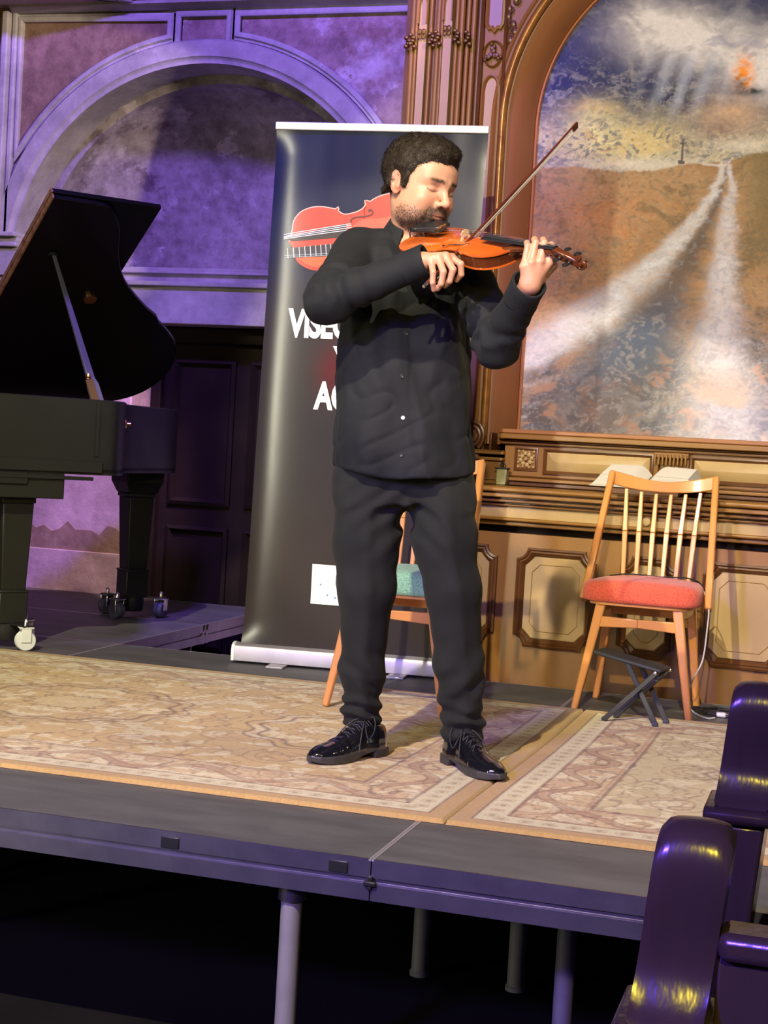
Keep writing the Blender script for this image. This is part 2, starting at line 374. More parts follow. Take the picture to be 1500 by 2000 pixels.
# corner pilaster
mb = MB()
for x, wd, hh in ((-4.735,.03,.05),(-4.705,.04,.085),(-4.665,.03,.05)): mb.box((x-wd/2, WY-hh, 2.60), (x+wd/2, WY, 3.84))
mb.build('corner_molding', M['trim_plaster'], wall_back, bevel=.008)
mb = MB()
for z0,z1,h_ in ((2.36,2.52,.07),(2.52,2.545,.10),(2.545,2.575,.085),(2.575,2.60,.12)): mb.box((-4.76,WY-h_,z0),(-4.56,WY+.1,z1))
mb.build('impost_capital', M['trim_plaster'], wall_back, bevel=.006)
MB().box((-4.75,WY-.05,0),(-4.60,WY+.01,2.36)).build('corner_pilaster', M['low_wall'], wall_back, bevel=.006)
# angled left wall
LA = math.radians(215); 
def LT(u, z, h): return (-4.75+u*math.cos(LA)-h*math.sin(LA)*-1*-1, 7.8+u*math.sin(LA)+h*math.cos(LA)*-1*1*0 - 0*h, z)
def LT(u, z, h):
    d = (math.cos(LA), math.sin(LA)); n = (-d[1]*-1, d[0]*-1)   # normal towards the room
    n = (0.574, -0.819); return (-4.75+u*d[0]+h*n[0], 7.8+u*d[1]+h*n[1], z)
o = MB().add([LT(0,0,0),LT(3,0,0),LT(3,4.6,0),LT(0,4.6,0)], [(0,1,2,3)]).build('wall_left', M['spandrel_left'], fix=False); tag(o, kind='structure')
wl = o
MB().sweep([(.12,3.0),(.12,3.78),(.9,3.95)], [(0,0),(0,.03),(.02,.045),(.04,.03),(.04,0)], LT).sweep([(.0,2.8),(.12,3.05),(.2,3.05)],[(0,0),(0,.03),(.02,.045),(.04,.03),(.04,0)],LT).build('wall_molding', M['trim_plaster'], wl)
# door
d1 = MB().box((DX0, WY+.30, 0),(DX1, WY+.34, DZ)).build('door_1', M['dark_door']); tag(d1, kind='structure')
MB().box((DX0, WY+.24, 0),(DX0+.06, WY+.3, DZ)).box((DX1-.06, WY+.24, 0),(DX1, WY+.3, DZ)).box((DX0, WY+.22, DZ-.09),(DX1, WY+.3, DZ)).build('door_frame', M['dark_door'], d1, bevel=.008)
for z0, z1 in ((.3,1.0),(1.12,1.95)):
    for k in range(2):
        x0 = DX0+.12+k*.47; MB().sweep([(x0,z0),(x0+.38,z0),(x0+.38,z1),(x0,z1)], [(0,0),(0,.02),(.02,.03),(.04,.0)], lambda x,z,h: (x, WY+.30-h, z), True).build('door_panel', M['dark_door'], d1)

# ---- stage: separate deck modules
def stage_deck(x0, y0, x1, y1, label, legs, front=False, grp='black stage deck modules'):
    t = thing('stage_deck', label, 'stage', (x0, y0, 0), 0, grp)
    W, D = x1-x0, y1-y0; g = .0015
    MB().box((.004+g, .004+g, S-.03),(W-.004-g, D-.004-g, S)).build('deck_panel', M['deck'], t)
    def rail(p, q, flip):
        # extruded aluminium rail: top flange, upper face, groove, lower face
        prof_ = [(-.002,S+.0005),(-.004,S+.0005),(-.004,S-.041),(.004,S-.043),(.004,S-.052),(-.004,S-.055),(-.004,S-.092),(.012,S-.095),(.03,S-.095),(.03,S-.034),(.0015,S-.03),(.0015,S+.0005)]
        p = Vector(p); q = Vector(q); d = (q-p).normalized(); n = Vector((-d.y, d.x, 0))
        vs = []
        for c in (p, q):
            for o_, z in prof_: vs.append((c.x+n.x*(o_+.004+g), c.y+n.y*(o_+.004+g), z))
        k = len(prof_); fs = [(j, k+j, k+(j+1)%k, (j+1)%k) for j in range(k)] + [tuple(range(k)), tuple(range(k,2*k))[::-1]]
        return MB().add(vs, fs)
    rail((g,0,0),(W-g,0,0),0).build('rail', M['rail'], t)
    rail((W,.034,0),(W,D-.034,0),0).build('rail', M['rail'], t)
    rail((W-g,D,0),(g,D,0),0).build('rail', M['rail'], t)
    rail((0,D-.034,0),(0,.034,0),0).build('rail', M['rail'], t)
    for xx in (.0005, W-.0062): MB().box((xx,.0,S-.004),(xx+.0057,D,S+.0007)).build('edge_trim', M['alu'], t)
    for lx, ly in legs:
        l = MB().lathe([(.028,0),(.028,.012),(.024,.014),(.024,S-.12)], 20).build('leg', M['alu'], t, loc=(lx,ly,0))
        MB().lathe([(.031,0),(.031,.03)], 20).box((-.045,-.03,.03),(.045,.03,.036)).build('leg_socket', M['rail'], l, loc=(0,0,S-.131))
    if front:
        for u in front:
            MB().box((u-.022,-.0025,S-.038),(u+.022,.001,S-.012)).build('rail_clamp', M['black_metal'], t, bevel=.002)
    return t
rows = [3.19, 4.116, 5.043, 5.97]
nm = ['front', 'middle', 'rear']
for r in range(3):
    for c, (x0, x1) in enumerate(((-4.94,-2.94),(-2.94,-.94),(-.94,1.06))):
        side = ['left','central','right'][c]
        lab = {0:'black deck module under the %s end of the stage front edge', 1:'black deck module in the middle stage row, %s of three', 2:'black deck module in the rear stage row, %s of three'}[r] % side
        y0, y1 = rows[r], rows[r+1]
        legs = [(.14,.10),(1.86,.10)] if r == 0 else [(.14,.10),(1.86,.10)]
        if r == 0 and c == 1: legs = [(.14,.10),(1.80,.06)]
        if r == 0 and c == 2: legs = [(.36,.5),(1.86,.10)]
        fc = None
        if r == 0: fc = [1.52, 1.925] if c == 1 else ([.35] if c == 0 else [])
        stage_deck(x0, y0, x1, y1, lab, legs, fc)
for k, (y0,y1) in enumerate(((5.97,6.9),(6.9,7.78))):
    stage_deck(-4.94, y0, -2.94, y1, ['black deck module under the tail of the grand piano', 'black deck module against the back wall behind the piano'][k], [(.14,.1),(1.86,.1)])
tag(MB().box((-.014,-.008,.008),(.014,.004,.018)).box((-.005,-.007,.0),(.005,.004,.03)).build('stage_clamp', M['black_metal'], None, bevel=.002, loc=(-.94,3.19,S-.066)), 'small black clamp joining the two front stage modules at their seam', 'clamp')

# ================================================================== ALTAR
AA = math.radians(6.3)
Aa = Vector((math.cos(AA), -math.sin(AA), 0)); Ab = Vector((math.sin(AA), math.cos(AA), 0)); AO = Vector((-1.4, 6.22, 0))
def AP(x, y, b=0.):
    r = ray(x, y); t = ((AO-CAM).dot(Ab)+b)/r.dot(Ab); p = CAM+r*t; return (p-AO).dot(Aa), p.z
ac = .675                                     # altar axis
tb = thing('altar_table', 'carved brown wooden altar table with framed front panels behind the orange-seated chair', 'altar', AO, -AA)
def FT(b): return lambda a, z, h: (a, b-h, z)
MB().box((-.50,0,.12),(1.85,.22,1.185)).build('frontal_board', M['wood'], tb)
MB().box((-.55,-.03,0),(1.88,.22,.12)).box((-.52,-.015,.12),(1.86,.2,.56)).build('plinth', M['wood_dark'], tb, bevel=.01)
MB().box((-.50,.05,1.185),(1.85,.22,1.215)).build('shadow_gap', M['dark_door'], tb)
def ogee(a0,a1,z0,z1,r):
    p = []
    for cx,cz,s0 in ((a1,z0,180),(a1,z1,270),(a0,z1,0),(a0,z0,90)):
        p += [(cx+r*math.cos(math.radians(s0-90*i/5)), cz+r*math.sin(math.radians(s0-90*i/5))) for i in range(6)]
    return p
def frontal_panel(a0,a1,z0,z1):
    g_ = MB().sweep(ogee(a0,a1,z0,z1,.045), [(0,-.002),(0,.016),(.008,.020),(.014,.014),(.020,.017),(.026,.012),(.034,.004),(.034,-.002)], FT(0), True, True).build('frontal_panel', M['wood_dark'], tb, sharp=25)
    i0,i1,j0,j1 = a0+.036,a1-.036,z0+.036,z1-.036; c = .04
    MB().prism([(i0+c,j0),(i1-c,j0),(i1,j0+c),(i1,j1-c),(i1-c,j1),(i0+c,j1),(i0,j1-c),(i0,j0+c)], .001, .007, FT(0)).build('inset_board', M['wood_light'], g_, bevel=.003)
    i0,i1,j0,j1 = i0+.028,i1-.028,j0+.028,j1-.028; c = .035
    MB().sweep([(i0+c,j0),(i1-c,j0),(i1,j0+c),(i1,j1-c),(i1-c,j1),(i0+c,j1),(i0,j1-c),(i0,j0+c)], [(0,.006),(.003,.011),(.006,.006)], FT(0), True).build('inner_bead', M['wood_light'], g_)
for a0,a1 in ((-.30,.04),(.125,.46),(.56,.79),(.89,1.225),(1.31,1.65)): frontal_panel(a0,a1,.725,1.132)
# mensa: stacked mouldings
mens = [(.215-.0,.0),(0,.0)]
zt = 1.375
mb = MB()
mb.box((-.56,-.02,1.215),(1.91,.22,1.235)).box((-.57,-.045,1.235),(1.92,.22,1.250)); mb.build('lower_molding', M['wood_h'], tb, bevel=.006)
MB().box((-.55,-.03,1.250),(1.90,.22,1.296)).build('frieze_board', M['wood_light'], tb)
for z0,z1,b in ((1.296,1.306,-.05),(1.306,1.312,-.042),(1.312,1.326,-.075),(1.326,1.332,-.066),(1.332,1.350,-.105),(1.350,1.354,-.095)):
    MB().box((-.55,b,z0),(1.90,.22,z1)).build('cornice_molding', M['wood_h'] if (z1-z0)>.007 else M['wood_dark'], tb, bevel=.004 if (z1-z0)>.007 else 0)
MB().box((-.60,-.125,1.354),(1.95,.222,zt)).build('table_top', M['wood_h'], tb, bevel=.008)
MB().lathe([(.0,.0),(.030,.0),(.030,.004),(.024,.010),(.022,.004),(.016,.018),(.0,.022)], 20, lambda x,y,z: (x+.66, -.03-z, y+1.273)).build('boss', M['wood_light'], tb)

rt = thing('altar_retable', 'tall carved brown wooden retable with clustered shafts and round arch around the painting', 'altar screen', AO, -AA)
PB = .50                                      # painting plane
RB = .35                                      # retable face
def both(f):
    f(lambda a: a); f(lambda a: 2*ac-a)
# carcass around the arch opening
AR0, ACZ = .85, 2.95
def carc(mir):
    mb = MB(); op = arc(ac, ACZ, AR0, 180, 90, 20)
    T = lambda a,z,h: (mir(a), RB-h, z)
    mb.add([T(-.30,1.40,0),T(ac-AR0,1.40,0),T(ac-AR0,ACZ,0),T(-.30,ACZ,0)],[(0,1,2,3)])
    for i in range(20):
        (x0,z0),(x1,z1) = op[i],op[i+1]
        mb.add([T(x0,z0,0),T(x1,z1,0),T(x1,4.5,0),T(x0,4.5,0)],[(0,1,2,3)])
    mb.add([T(-.30,ACZ,0),T(ac-AR0,ACZ,0),T(ac-AR0,4.5,0),T(-.30,4.5,0)],[(0,1,2,3)])
    mb.build('arch_board', M['wood'], rt)
both(carc)
MB().box((-.66,.36,0),(-.30,1.0,4.5)).box((2*ac+.30,.36,0),(2*ac+.66,1.0,4.5)).box((-.3,.56,0),(2*ac+.3,1.0,4.5)).build('core', M['wood_dark'], rt)
# arch mouldings
pth = [(ac-AR0,1.55)]+arc(ac,ACZ,AR0,180,0,60)+[(ac+AR0,1.55)]
def PT_(h0): return lambda a,z,h: (a, RB-h, z)
MB().sweep(pth, [(.055,0),(.055,.012),(.04,.018),(.034,.010),(.026,.010),(.020,.016),(.012,.006)], PT_(0), False, True).build('outer_arch_molding', M['wood'], rt, sharp=30)
rollp = [(.012+.014*math.cos(math.radians(t))-.014, .016+.020*math.sin(math.radians(t))) for t in range(-30,211,20)]
MB().sweep(pth, rollp, PT_(0), False, True).build('arch_roll', mat('gilded_wood', lin((176,124,56)), .3, metal=.35, col2=lin((132,86,38)), nscale=12), rt, sharp=60)
# broad splayed reveal
MB().sweep(pth, [(-.006,.006),(-.012,-.004),(-.020,-.005),(-.098,-.125),(-.100,-.150)], PT_(0), False, True).build('arch_reveal', M['wood_rose'], rt, sharp=50)
MB().sweep([(ac-.748,1.60)]+arc(ac,ACZ,.748,180,0,60)+[(ac+.748,1.60)], [(0,-.145),(0,-.135),(-.010,-.130),(-.012,-.148)], PT_(0)).build('picture_slip', mat('slip_gilt', lin((196,132,92)), .4, metal=.3), rt)
# vertical strip of blind tracery panels left and right of the arch
def tracery(mir, extra):
    T = lambda a,z,h: (mir(a), RB-h, z)
    for x in (-.292,-.185): MB().sweep([(x,1.55),(x,4.5)], [(.006,0),(.006,.02),(.0,.026),(-.006,.02),(-.006,0)], T).build('strip_molding', M['wood_dark'], rt)
    MB().prism([(-.285,1.56),(-.192,1.56),(-.192,4.5),(-.285,4.5)], .0005, .004, T).build('strip_board', M['wood'], rt)
    def blind(z0, z1, down=False):
        ca = -.2385; w_ = .036
        if down: path = [(ca+w_,z1),(ca+w_,z0+.03)] + [(ca+w_*.7,z0+.012),(ca+w_*.35,z0+.016),(ca,z0),(ca-w_*.35,z0+.016),(ca-w_*.7,z0+.012)] + [(ca-w_,z0+.03),(ca-w_,z1)]
        else:
            zr = z1-.07; path = [(ca-w_,z0),(ca-w_,zr)] + [(ca-w_*math.cos(t*math.pi/12), zr+.07*math.sin(t*math.pi/12)*(1-.0)) for t in range(1,6)] + [(ca,z1)] + [(ca+w_*math.cos(t*math.pi/12), zr+.07*math.sin(t*math.pi/12)) for t in range(5,0,-1)] + [(ca+w_,zr),(ca+w_,z0)]
        g_ = MB().sweep(path, [(.008,.003),(.008,.016),(0,.020),(-.006,.010),(-.010,.003)], T, False, True).build('blind_arch', M['wood'], rt, sharp=30)
        MB().prism(path[::-1], .004, .0065, T).build('arch_field', M['wood_light'] if not down else mat('cool_board', lin((128,104,104)), .5), g_)
    blind(1.64, 3.15); blind(3.345, 4.4, True)
    # foliate boss
    mb = MB()
    for k in range(3):
        a = math.radians(90+120*k); 
        for j in range(4):
            r_ = .012+.010*j; aa = a+(.28*(j%2)-.14)
            mb.ball((mir(-.2385)+(r_*math.cos(aa))*1.0, RB-.014-.004*(j%2), 3.243+r_*math.sin(aa)), (.013-.0015*j,.010,.012-.001*j), 8)
    g_ = mb.build('leaf_carving', M['wood_dark'], rt)
    ring = [(-.2385+.043*math.cos(math.radians(t))*(1 if math.sin(math.radians(t))>-.3 else .93+.07*math.sin(math.radians(t))), 3.245+.055*math.sin(math.radians(t))) for t in range(0,360,15)]
    MB().sweep(ring, [(.004,.003),(.004,.014),(0,.020),(-.005,.012),(-.007,.003)], T, True, True).build('leaf_ring', M['wood'], g_)
tracery(lambda a: a, 0); tracery(lambda a: 2*ac-a, 0)
# spandrel foliage between the strip and the arch
for mir in (lambda a: a, lambda a: 2*ac-a):
    mb = MB(); random.seed(3)
    for k in range(26):
        z = 3.30+k*.034; a = -.165+.02*math.sin(k*1.3)+min(.11,max(0,(k-3)*.006))
        mb.ball((mir(a), RB-.008, z), (.014,.012,.019), 8)
        mb.tube([(mir(a+.02*math.cos(t*.5+k)), RB-.012, z+.02*math.sin(t*.5+k)) for t in range(6)], .004, 6)
    mb.build('foliage_carving', M['wood_dark'], rt)
    MB().sweep([(mir(-.183),2.2),(mir(-.183),4.4)], [(.008,0),(.004,.014),(-.004,.014),(-.008,0)], lambda a,z,h: (a,RB-h,z)).build('inner_fillet', M['wood'], rt)
# clustered shafts at the edge
def cluster(mir):
    T3 = lambda a,b,z: (mir(a), b, z)
    base = MB().box((-.66 if mir(0)==0 else mir(-.30), RB-.0, 1.40), (-.30 if mir(0)==0 else mir(-.66), 1.0, 4.5)).build('shaft_backing', M['wood_dark'], rt)
    cols = [(-.640,.012,0,'d'),(-.618,.014,.03,'w'),(-.595,.010,.045,'w'),(-.560,.018,.055,'l'),(-.525,.010,.05,'w'),(-.508,.012,.04,'d'),(-.485,.014,.06,'w'),(-.462,.010,.075,'w'),(-.430,.019,.085,'l'),(-.395,.010,.07,'w'),(-.376,.013,.06,'w'),(-.352,.010,.045,'w'),(-.332,.013,.03,'w'),(-.310,.010,.015,'d')]
    for a,r_,out,k in cols:
        mm_ = {'d':M['wood_dark'],'w':M['wood'],'l':M['wood_light']}[k]
        if k == 'l': MB().box((min(mir(a-r_),mir(a+r_)), RB-out+.006, 1.56),(max(mir(a-r_),mir(a+r_)), RB+.02, 4.5)).build('shaft', mm_, rt)
        else: MB().lathe([(r_,1.56),(r_,4.5)], 12, lambda x,y,z: (x+mir(a), y+RB-out+.012, z)).build('shaft', mm_, rt)
        MB().lathe([(r_+.008,1.50),(r_+.009,1.52),(r_+.004,1.53),(r_+.007,1.545),(r_+.001,1.56)], 12, lambda x,y,z: (x+mir(a), y+RB-out+.012, z)).build('shaft_base', M['wood'], rt)
    # carved capitals ring
    for a,out in ((-.640,.01),(-.603,.05),(-.512,.05),(-.475,.075),(-.385,.075),(-.345,.045)):
        mb = MB()
        for k in range(5):
            mb.ball((mir(a)+.010*math.cos(k*2.4), RB-out-.008-.004*(k%2), 3.28+.013*k), (.012,.012,.010), 8)
        mb.build('capital_carving', M['wood_dark'], rt)
    for a,out in ((-.560,.060),(-.430,.090)):
        mb = MB()
        for k in range(4):
            an = math.radians(45+90*k); cx, cz = mir(a)+.013*math.cos(an), 3.335+.015*math.sin(an)
            mb.sweep([(cx+.011*math.cos(t*math.pi/4), cz+.013*math.sin(t*math.pi/4)) for t in range(8)], [(0,0),(.002,.008),(.004,0)], lambda x,z,h: (x, RB-out-h+.004, z), True)
        mb.build('quatrefoil', M['wood'], rt)
        T = lambda x,z,h: (mir(x), RB-out+.004-h, z)
        MB().sweep([(a-.020,3.38),(a-.020,3.46),(a-.012,3.50),(a,3.515),(a+.012,3.50),(a+.020,3.46),(a+.020,3.38)], [(.004,0),(.003,.010),(-.003,.010),(-.004,0)], T).sweep([(a-.014,3.535),(a-.012,3.57),(a,3.59),(a+.012,3.57),(a+.014,3.535)], [(.004,0),(.003,.008),(-.003,.008),(-.004,0)], T).build('small_blind_arch', M['wood'], rt)
cluster(lambda a: a); cluster(lambda a: 2*ac-a)
# pilaster base with volute, left and right
def pbase(mir):
    s0 = lambda a0,a1,b0,z0,z1,b1=.6: ((min(mir(a0),mir(a1)),b0,z0),(max(mir(a0),mir(a1)),b1,z1))
    MB().box(*s0(-.66,-.06,RB-.10,1.376,1.48)).build('plinth_block', M['wood_h'], rt, bevel=.004)
    for z0,z1,b in ((1.478,1.492,.115),(1.505,1.517,.10),(1.517,1.523,.09),(1.395,1.405,.108)): MB().box(*s0(-.67,-.05,RB-b,z0,z1)).build('base_molding', M['wood_h'], rt, bevel=.003)
    MB().box(*s0(-.66,-.17,RB-.085,1.492,1.515)).build('base_course', M['wood'], rt)
    sp = [(mir(-.215)+(.052-.0085*t/ math.pi)*math.cos(t)*1.0, RB-.05, 1.585+(.062-.010*t/math.pi)*math.sin(t)) for t in np.arange(-1.0, 13, .35)]
    MB().tube(sp, [.009]*len(sp), 8).lathe([(.0,0),(.05,0),(.05,.03),(0,.03)], 20, lambda x,y,z: (mir(-.215)+x, RB-.045+z, 1.585+y)).build('volute', M['wood_dark'], rt)
    for x in (-.165,-.13): MB().box(*s0(x-.012,x+.0,RB-.035,1.523,1.60)).build('jamb_fillet', M['wood_dark'], rt, bevel=.003)
both(pbase)
# predella under the painting
MB().box((-.055,.28,1.375),(2*ac+.055,.6,1.555)).build('predella_board', M['wood_h'], rt, bevel=.003)
for z0,z1,b,mm_ in ((1.375,1.395,.262,'wood_dark'),(1.395,1.412,.250,'wood_h'),(1.412,1.420,.268,'wood_dark'),(1.552,1.566,.262,'wood_h'),(1.566,1.574,.250,'wood_dark'),(1.574,1.598,.225,'wood_h'),(1.598,1.618,.240,'wood_rose')):
    MB().box((-.075,b,z0+.001),(2*ac+.075,.62,z1)).build('predella_molding', M[mm_], rt, bevel=.004)
PT2 = lambda a,z,h: (a, .28-h, z)
frp = [(0,-.001),(0,.006),(.006,.008),(.012,.001)]
def rosette(a0):
    g_ = MB().sweep([(a0,1.442),(a0+.105,1.442),(a0+.105,1.542),(a0,1.542)], frp, PT2, True).build('rosette_panel', M['wood_dark'], rt)
    mb = MB(); cx, cz = a0+.0525, 1.492; mb.ball((cx,.272,cz),(.008,.008,.008),8)
    for k in range(8):
        an = math.pi*k/4+.2; r_ = .022 if k%2 else .025; T = (cx+r_*math.cos(an), .276, cz+r_*math.sin(an)); mb.ball(T,(.010,.006,.010),8)
        T = (cx+(r_+.012)*math.cos(an+.2), .277, cz+(r_+.012)*math.sin(an+.2)); mb.ball(T,(.006,.005,.006),6)
    for sx in (-1,1):
        for sz in (-1,1): mb.ball((cx+.034*sx,.277,cz+.033*sz),(.007,.005,.007),6)
    mb.build('rosette', M['wood_light'], g_)
rosette(-.008); rosette(2*ac-.097)
def raised(a0,a1):
    g_ = MB().sweep([(a0,1.432),(a1,1.432),(a1,1.542),(a0,1.542)], [(0,-.001),(0,.008),(.006,.010),(.013,.004),(.016,-.001)], PT2, True).build('raised_panel', M['wood_dark'], rt)
    i0,i1,j0,j1 = a0+.016,a1-.016,1.448,1.526; k = .035
    MB().add([PT2(i0,j0,.001),PT2(i1,j0,.001),PT2(i1,j1,.001),PT2(i0,j1,.001),PT2(i0+k,(j0+j1)/2-.002,.020),PT2(i1-k,(j0+j1)/2-.002,.020),PT2(i1-k,(j0+j1)/2+.002,.020),PT2(i0+k,(j0+j1)/2+.002,.020)], [(0,1,5,4),(1,2,6,5),(2,3,7,6),(3,0,4,7),(4,5,6,7)]).build('bevelled_board', M['wood_light'], g_)
raised(.122,.598); raised(.752,1.228)
MB().box((.602,.262,1.420),(.622,.3,1.53)).box((.728,.262,1.420),(.748,.3,1.53)).box((.602,.25,1.53),(.748,.3,1.552)).build('centre_frame', M['wood_h'], rt, bevel=.003)
mb = MB()
for k in range(9): mb.box((.606+k*.0158,.242,1.500),(.606+k*.0158+.009,.26,1.545))
mb.build('fluted_block', M['wood_h'], rt, bevel=.003)
mb = MB(); 
for k,(x,z,r_) in enumerate(((.645,1.46,.02),(.665,1.475,.018),(.69,1.455,.02),(.70,1.48,.014),(.655,1.44,.015))): mb.ball((x,.272,z),(r_,.012,r_*1.3),8)
mb.build('relief_figure', mat('gilded_relief', (.55,.48,.16), .4, metal=.4), rt)
# ---- the painting (flat print, painted with vertex colours)
SX = 4.2e-3
nx, nz = int(1.50/SX), int((3.72-1.60)/SX)
aa_ = np.linspace(-.075, 1.425, nx); zz_ = np.linspace(1.605, 3.70, nz); G, Hh = np.meshgrid(aa_, zz_)
ga, gz = G.ravel(), Hh.ravel()
Wp = np.array(AO)[None]+ga[:,None]*np.array(Aa)+PB*np.array(Ab)[None]+gz[:,None]*np.array((0,0,1.))
X, Y = proj(Wp)
def paintcol(X, Y):
    wx = X+26*(fbm(X/60,Y/60,o=3,s=5)-.5)*2; wy = Y+22*(fbm(X/60,Y/60,o=3,s=9)-.5)*2
    n1 = fbm(wx/95,wy/70,o=5,s=1); n2 = fbm(wx/22,wy/14,o=4,s=2); n3 = fbm(wx/9+n1*4,wy/6,o=3,s=3); n4 = fbm(wx/40+3*n1,wy/26,o=4,s=12)
    n5 = fbm(X/5+2*n2,Y/3.4+3*n4,o=3,s=77); r1 = 1-np.abs(2*fbm(wx/34+2*n2,wy/24,o=3,s=61)-1); r2 = 1-np.abs(2*fbm(wx/15,wy/11+2*n1,o=2,s=67)-1)
    def mix(a, b, t): return a+(b-a)*np.clip(t,0,1)[:,None]
    C = np.tile(LIN((82,86,118)), (len(X),1))
    # upper left: deep blue night with pale scribbled branches
    C = mix(C, LIN((20,26,84)), sst(.34,.50,n1+.42*np.exp(-((X-1130)/110)**2-((Y-70)/130)**2)))
    mid = (.25+.75*sst(90,190,Y))*(1-sst(230,290,Y))*.8
    C = mix(C, LIN((66,68,92)), sst(.45,.62,n4)*mid*.9); C = mix(C, LIN((150,148,158)), sst(.92,.98,r1)*mid*.6)
    C = mix(C, LIN((46,50,72)), sst(.52,.66,n3)*mid*.7); C = mix(C, LIN((166,160,158)), sst(.58,.74,n2)*mid*.45); C = mix(C, LIN((120,112,130)), sst(.92,.98,r2)*mid*.6)
    cl = np.exp(-((X-1330)/110)**2-((Y-70)/52)**2)+np.exp(-((X-1490)/90)**2-((Y-130)/60)**2)+.5*np.exp(-((X-1260)/60)**2-((Y-30)/30)**2)
    C = mix(C, LIN((206,200,214)), cl*1.2*(.45+n2+.25*(n4-.5)))
    C = mix(C, LIN((120,120,160)), cl*sst(.55,.7,n4)*.6)
    rays = np.clip(np.sin((X-1330+(Y-80)*.35)/7+5*n1)*.5+.4,0,1)*np.exp(-((X-1340)/80)**2)*sst(80,130,Y)*(1-sst(190,260,Y)); C = mix(C, LIN((168,174,206)), rays*.6)
    lo = sst(190,280,Y+60*(n1-.5)+30*(n3-.5)); C = mix(C, LIN((168,156,134)), lo*(.55+.6*n4))
    yel = np.exp(-((X-1200)/120)**2-((Y-285)/40)**2)+.8*np.exp(-((X-1160)/50)**2-((Y-230)/40)**2); C = mix(C, LIN((214,202,150)), yel*(.15+1.1*n2)); C = mix(C, LIN((196,164,110)), yel*sst(.52,.66,n4)*.7)
    C = mix(C, LIN((84,90,106)), sst(.56,.66,n3)*lo*.75); C = mix(C, LIN((204,194,178)), sst(.57,.70,n5)*lo*.35); C = mix(C, LIN((104,98,110)), sst(.91,.98,r1)*lo*.5)
    C = mix(C, LIN((186,152,130)), np.exp(-((X-1430)/60)**2-((Y-225)/35)**2)*(.4+n2)); C = mix(C, LIN((120,96,96)), np.exp(-((X-1400)/35)**2-((Y-250)/18)**2)*.8*n3*1.6)
    C = mix(C, LIN((206,196,190)), np.exp(-((X-1260)/120)**2-((Y-322)/14)**2)*.8+np.exp(-((X-1460)/60)**2-((Y-285)/14)**2)*.7)
    # fire
    fl = np.exp(-((X-1452-.25*(150-Y)*(n2-.2))/17)**2-((Y-145)/28)**2); C = mix(C, LIN((232,140,44)), fl*2.4*(n3-.1)*1.4)
    dk = np.exp(-((X-1444+14*(n2-.5))/13)**2-((Y-164+12*(n3-.5))/13)**2)+.9*np.exp(-((X-1462+20*(n2-.5))/34)**2-((Y-181+8*(n3-.5))/7)**2); C = mix(C, LIN((38,46,52)), dk*1.2*(.2+1.1*n3))
    # land
    hor = np.where(X<1270, 332-.02*(1270-X), 336-.17*(X-1270)); hor = np.maximum(hor, 300)
    hor = hor + 3*np.sin(X/31)+ 9*(n2-.5); g = sst(-2,3,Y-hor)
    G_ = np.tile(LIN((146,112,78)), (len(X),1)); G_ = mix(G_, LIN((160,126,94)), sst(.42,.6,n1)); G_ = mix(G_, LIN((112,88,64)), sst(.50,.68,n4)*.75)
    G_ = mix(G_, LIN((170,122,80)), sst(.5,.66,n2)*.5*sst(360,400,Y)); G_ = mix(G_, LIN((178,122,80)), np.exp(-((X-1170)/80)**2-((Y-430)/60)**2)*n2*1.3)
    G_ = mix(G_, LIN((96,92,76)), sst(.58,.7,n3)*.45); G_ = mix(G_, LIN((176,150,118)), sst(.58,.72,n5)*.2)
    G_ = mix(G_, LIN((108,94,64)), sst(1420,1500,X)*(1-sst(420,600,Y))*.8)
    low = sst(560,760,Y+.42*(-120+40*np.sin(X/90))+.35*np.minimum(X-1080,150)+60*(n1-.5)+40*(n3-.5)); G_ = mix(G_, LIN((112,112,120)), low*.95)
    G_ = mix(G_, LIN((62,70,92)), low*sst(.44,.66,n4)*.85); G_ = mix(G_, LIN((92,78,72)), low*sst(.5,.66,fbm(wx/70,wy/50,o=3,s=33))*.7)
    G_ = mix(G_, LIN((150,148,156)), low*sst(.50,.72,n2)*.7); G_ = mix(G_, LIN((52,56,70)), low*sst(.56,.70,n3)*.75); G_ = mix(G_, LIN((178,172,172)), low*sst(.60,.74,n5)*.35)
    G_ = mix(G_, LIN((178,128,98)), low*sst(.56,.76,fbm(wx/26,wy/18,o=4,s=31))*.75)
    def track(pts):
        ys = [p[1] for p in pts]; return np.interp(Y, ys, [p[0] for p in pts]), np.interp(Y, ys, [p[2] for p in pts])
    cx, wd = track([(1420,318,2),(1412,360,5),(1385,430,14),(1345,500,28),(1300,580,45),(1250,660,70),(1190,760,100),(1150,860,130)])
    st = np.exp(-(np.abs(X-cx+16*(n2-.5))/wd)**2.4); G_ = mix(G_, LIN((82,72,72)), st*.8); G_ = mix(G_, LIN((62,78,106)), st*sst(540,640,Y+40*(n1-.5))*(1-sst(690,790,Y))*.75)
    G_ = mix(G_, LIN((132,124,126)), st*sst(.52,.72,n3)*.6); G_ = mix(G_, LIN((54,52,64)), st*sst(.5,.66,n5)*.3)
    cx, wd = track([(1414,320,5),(1408,345,7),(1390,385,10),(1350,440,15),(1300,495,24),(1245,545,38),(1180,595,52),(1110,645,60),(1050,690,50),(1000,730,30)])
    t1 = np.exp(-(np.abs(X-cx-22*(n2-.5)-10*(n5-.5))/wd/1.12)**3)*(1-sst(690,760,Y)); G_ = mix(G_, LIN((196,196,206)), t1*(.62+.7*(n4-.2)))
    G_ = mix(G_, LIN((162,158,170)), t1*sst(.52,.66,n3)*.5)
    cx, wd = track([(1424,320,4),(1430,350,7),(1422,430,14),(1414,520,24),(1408,620,34),(1402,720,58),(1420,800,85),(1440,880,110)])
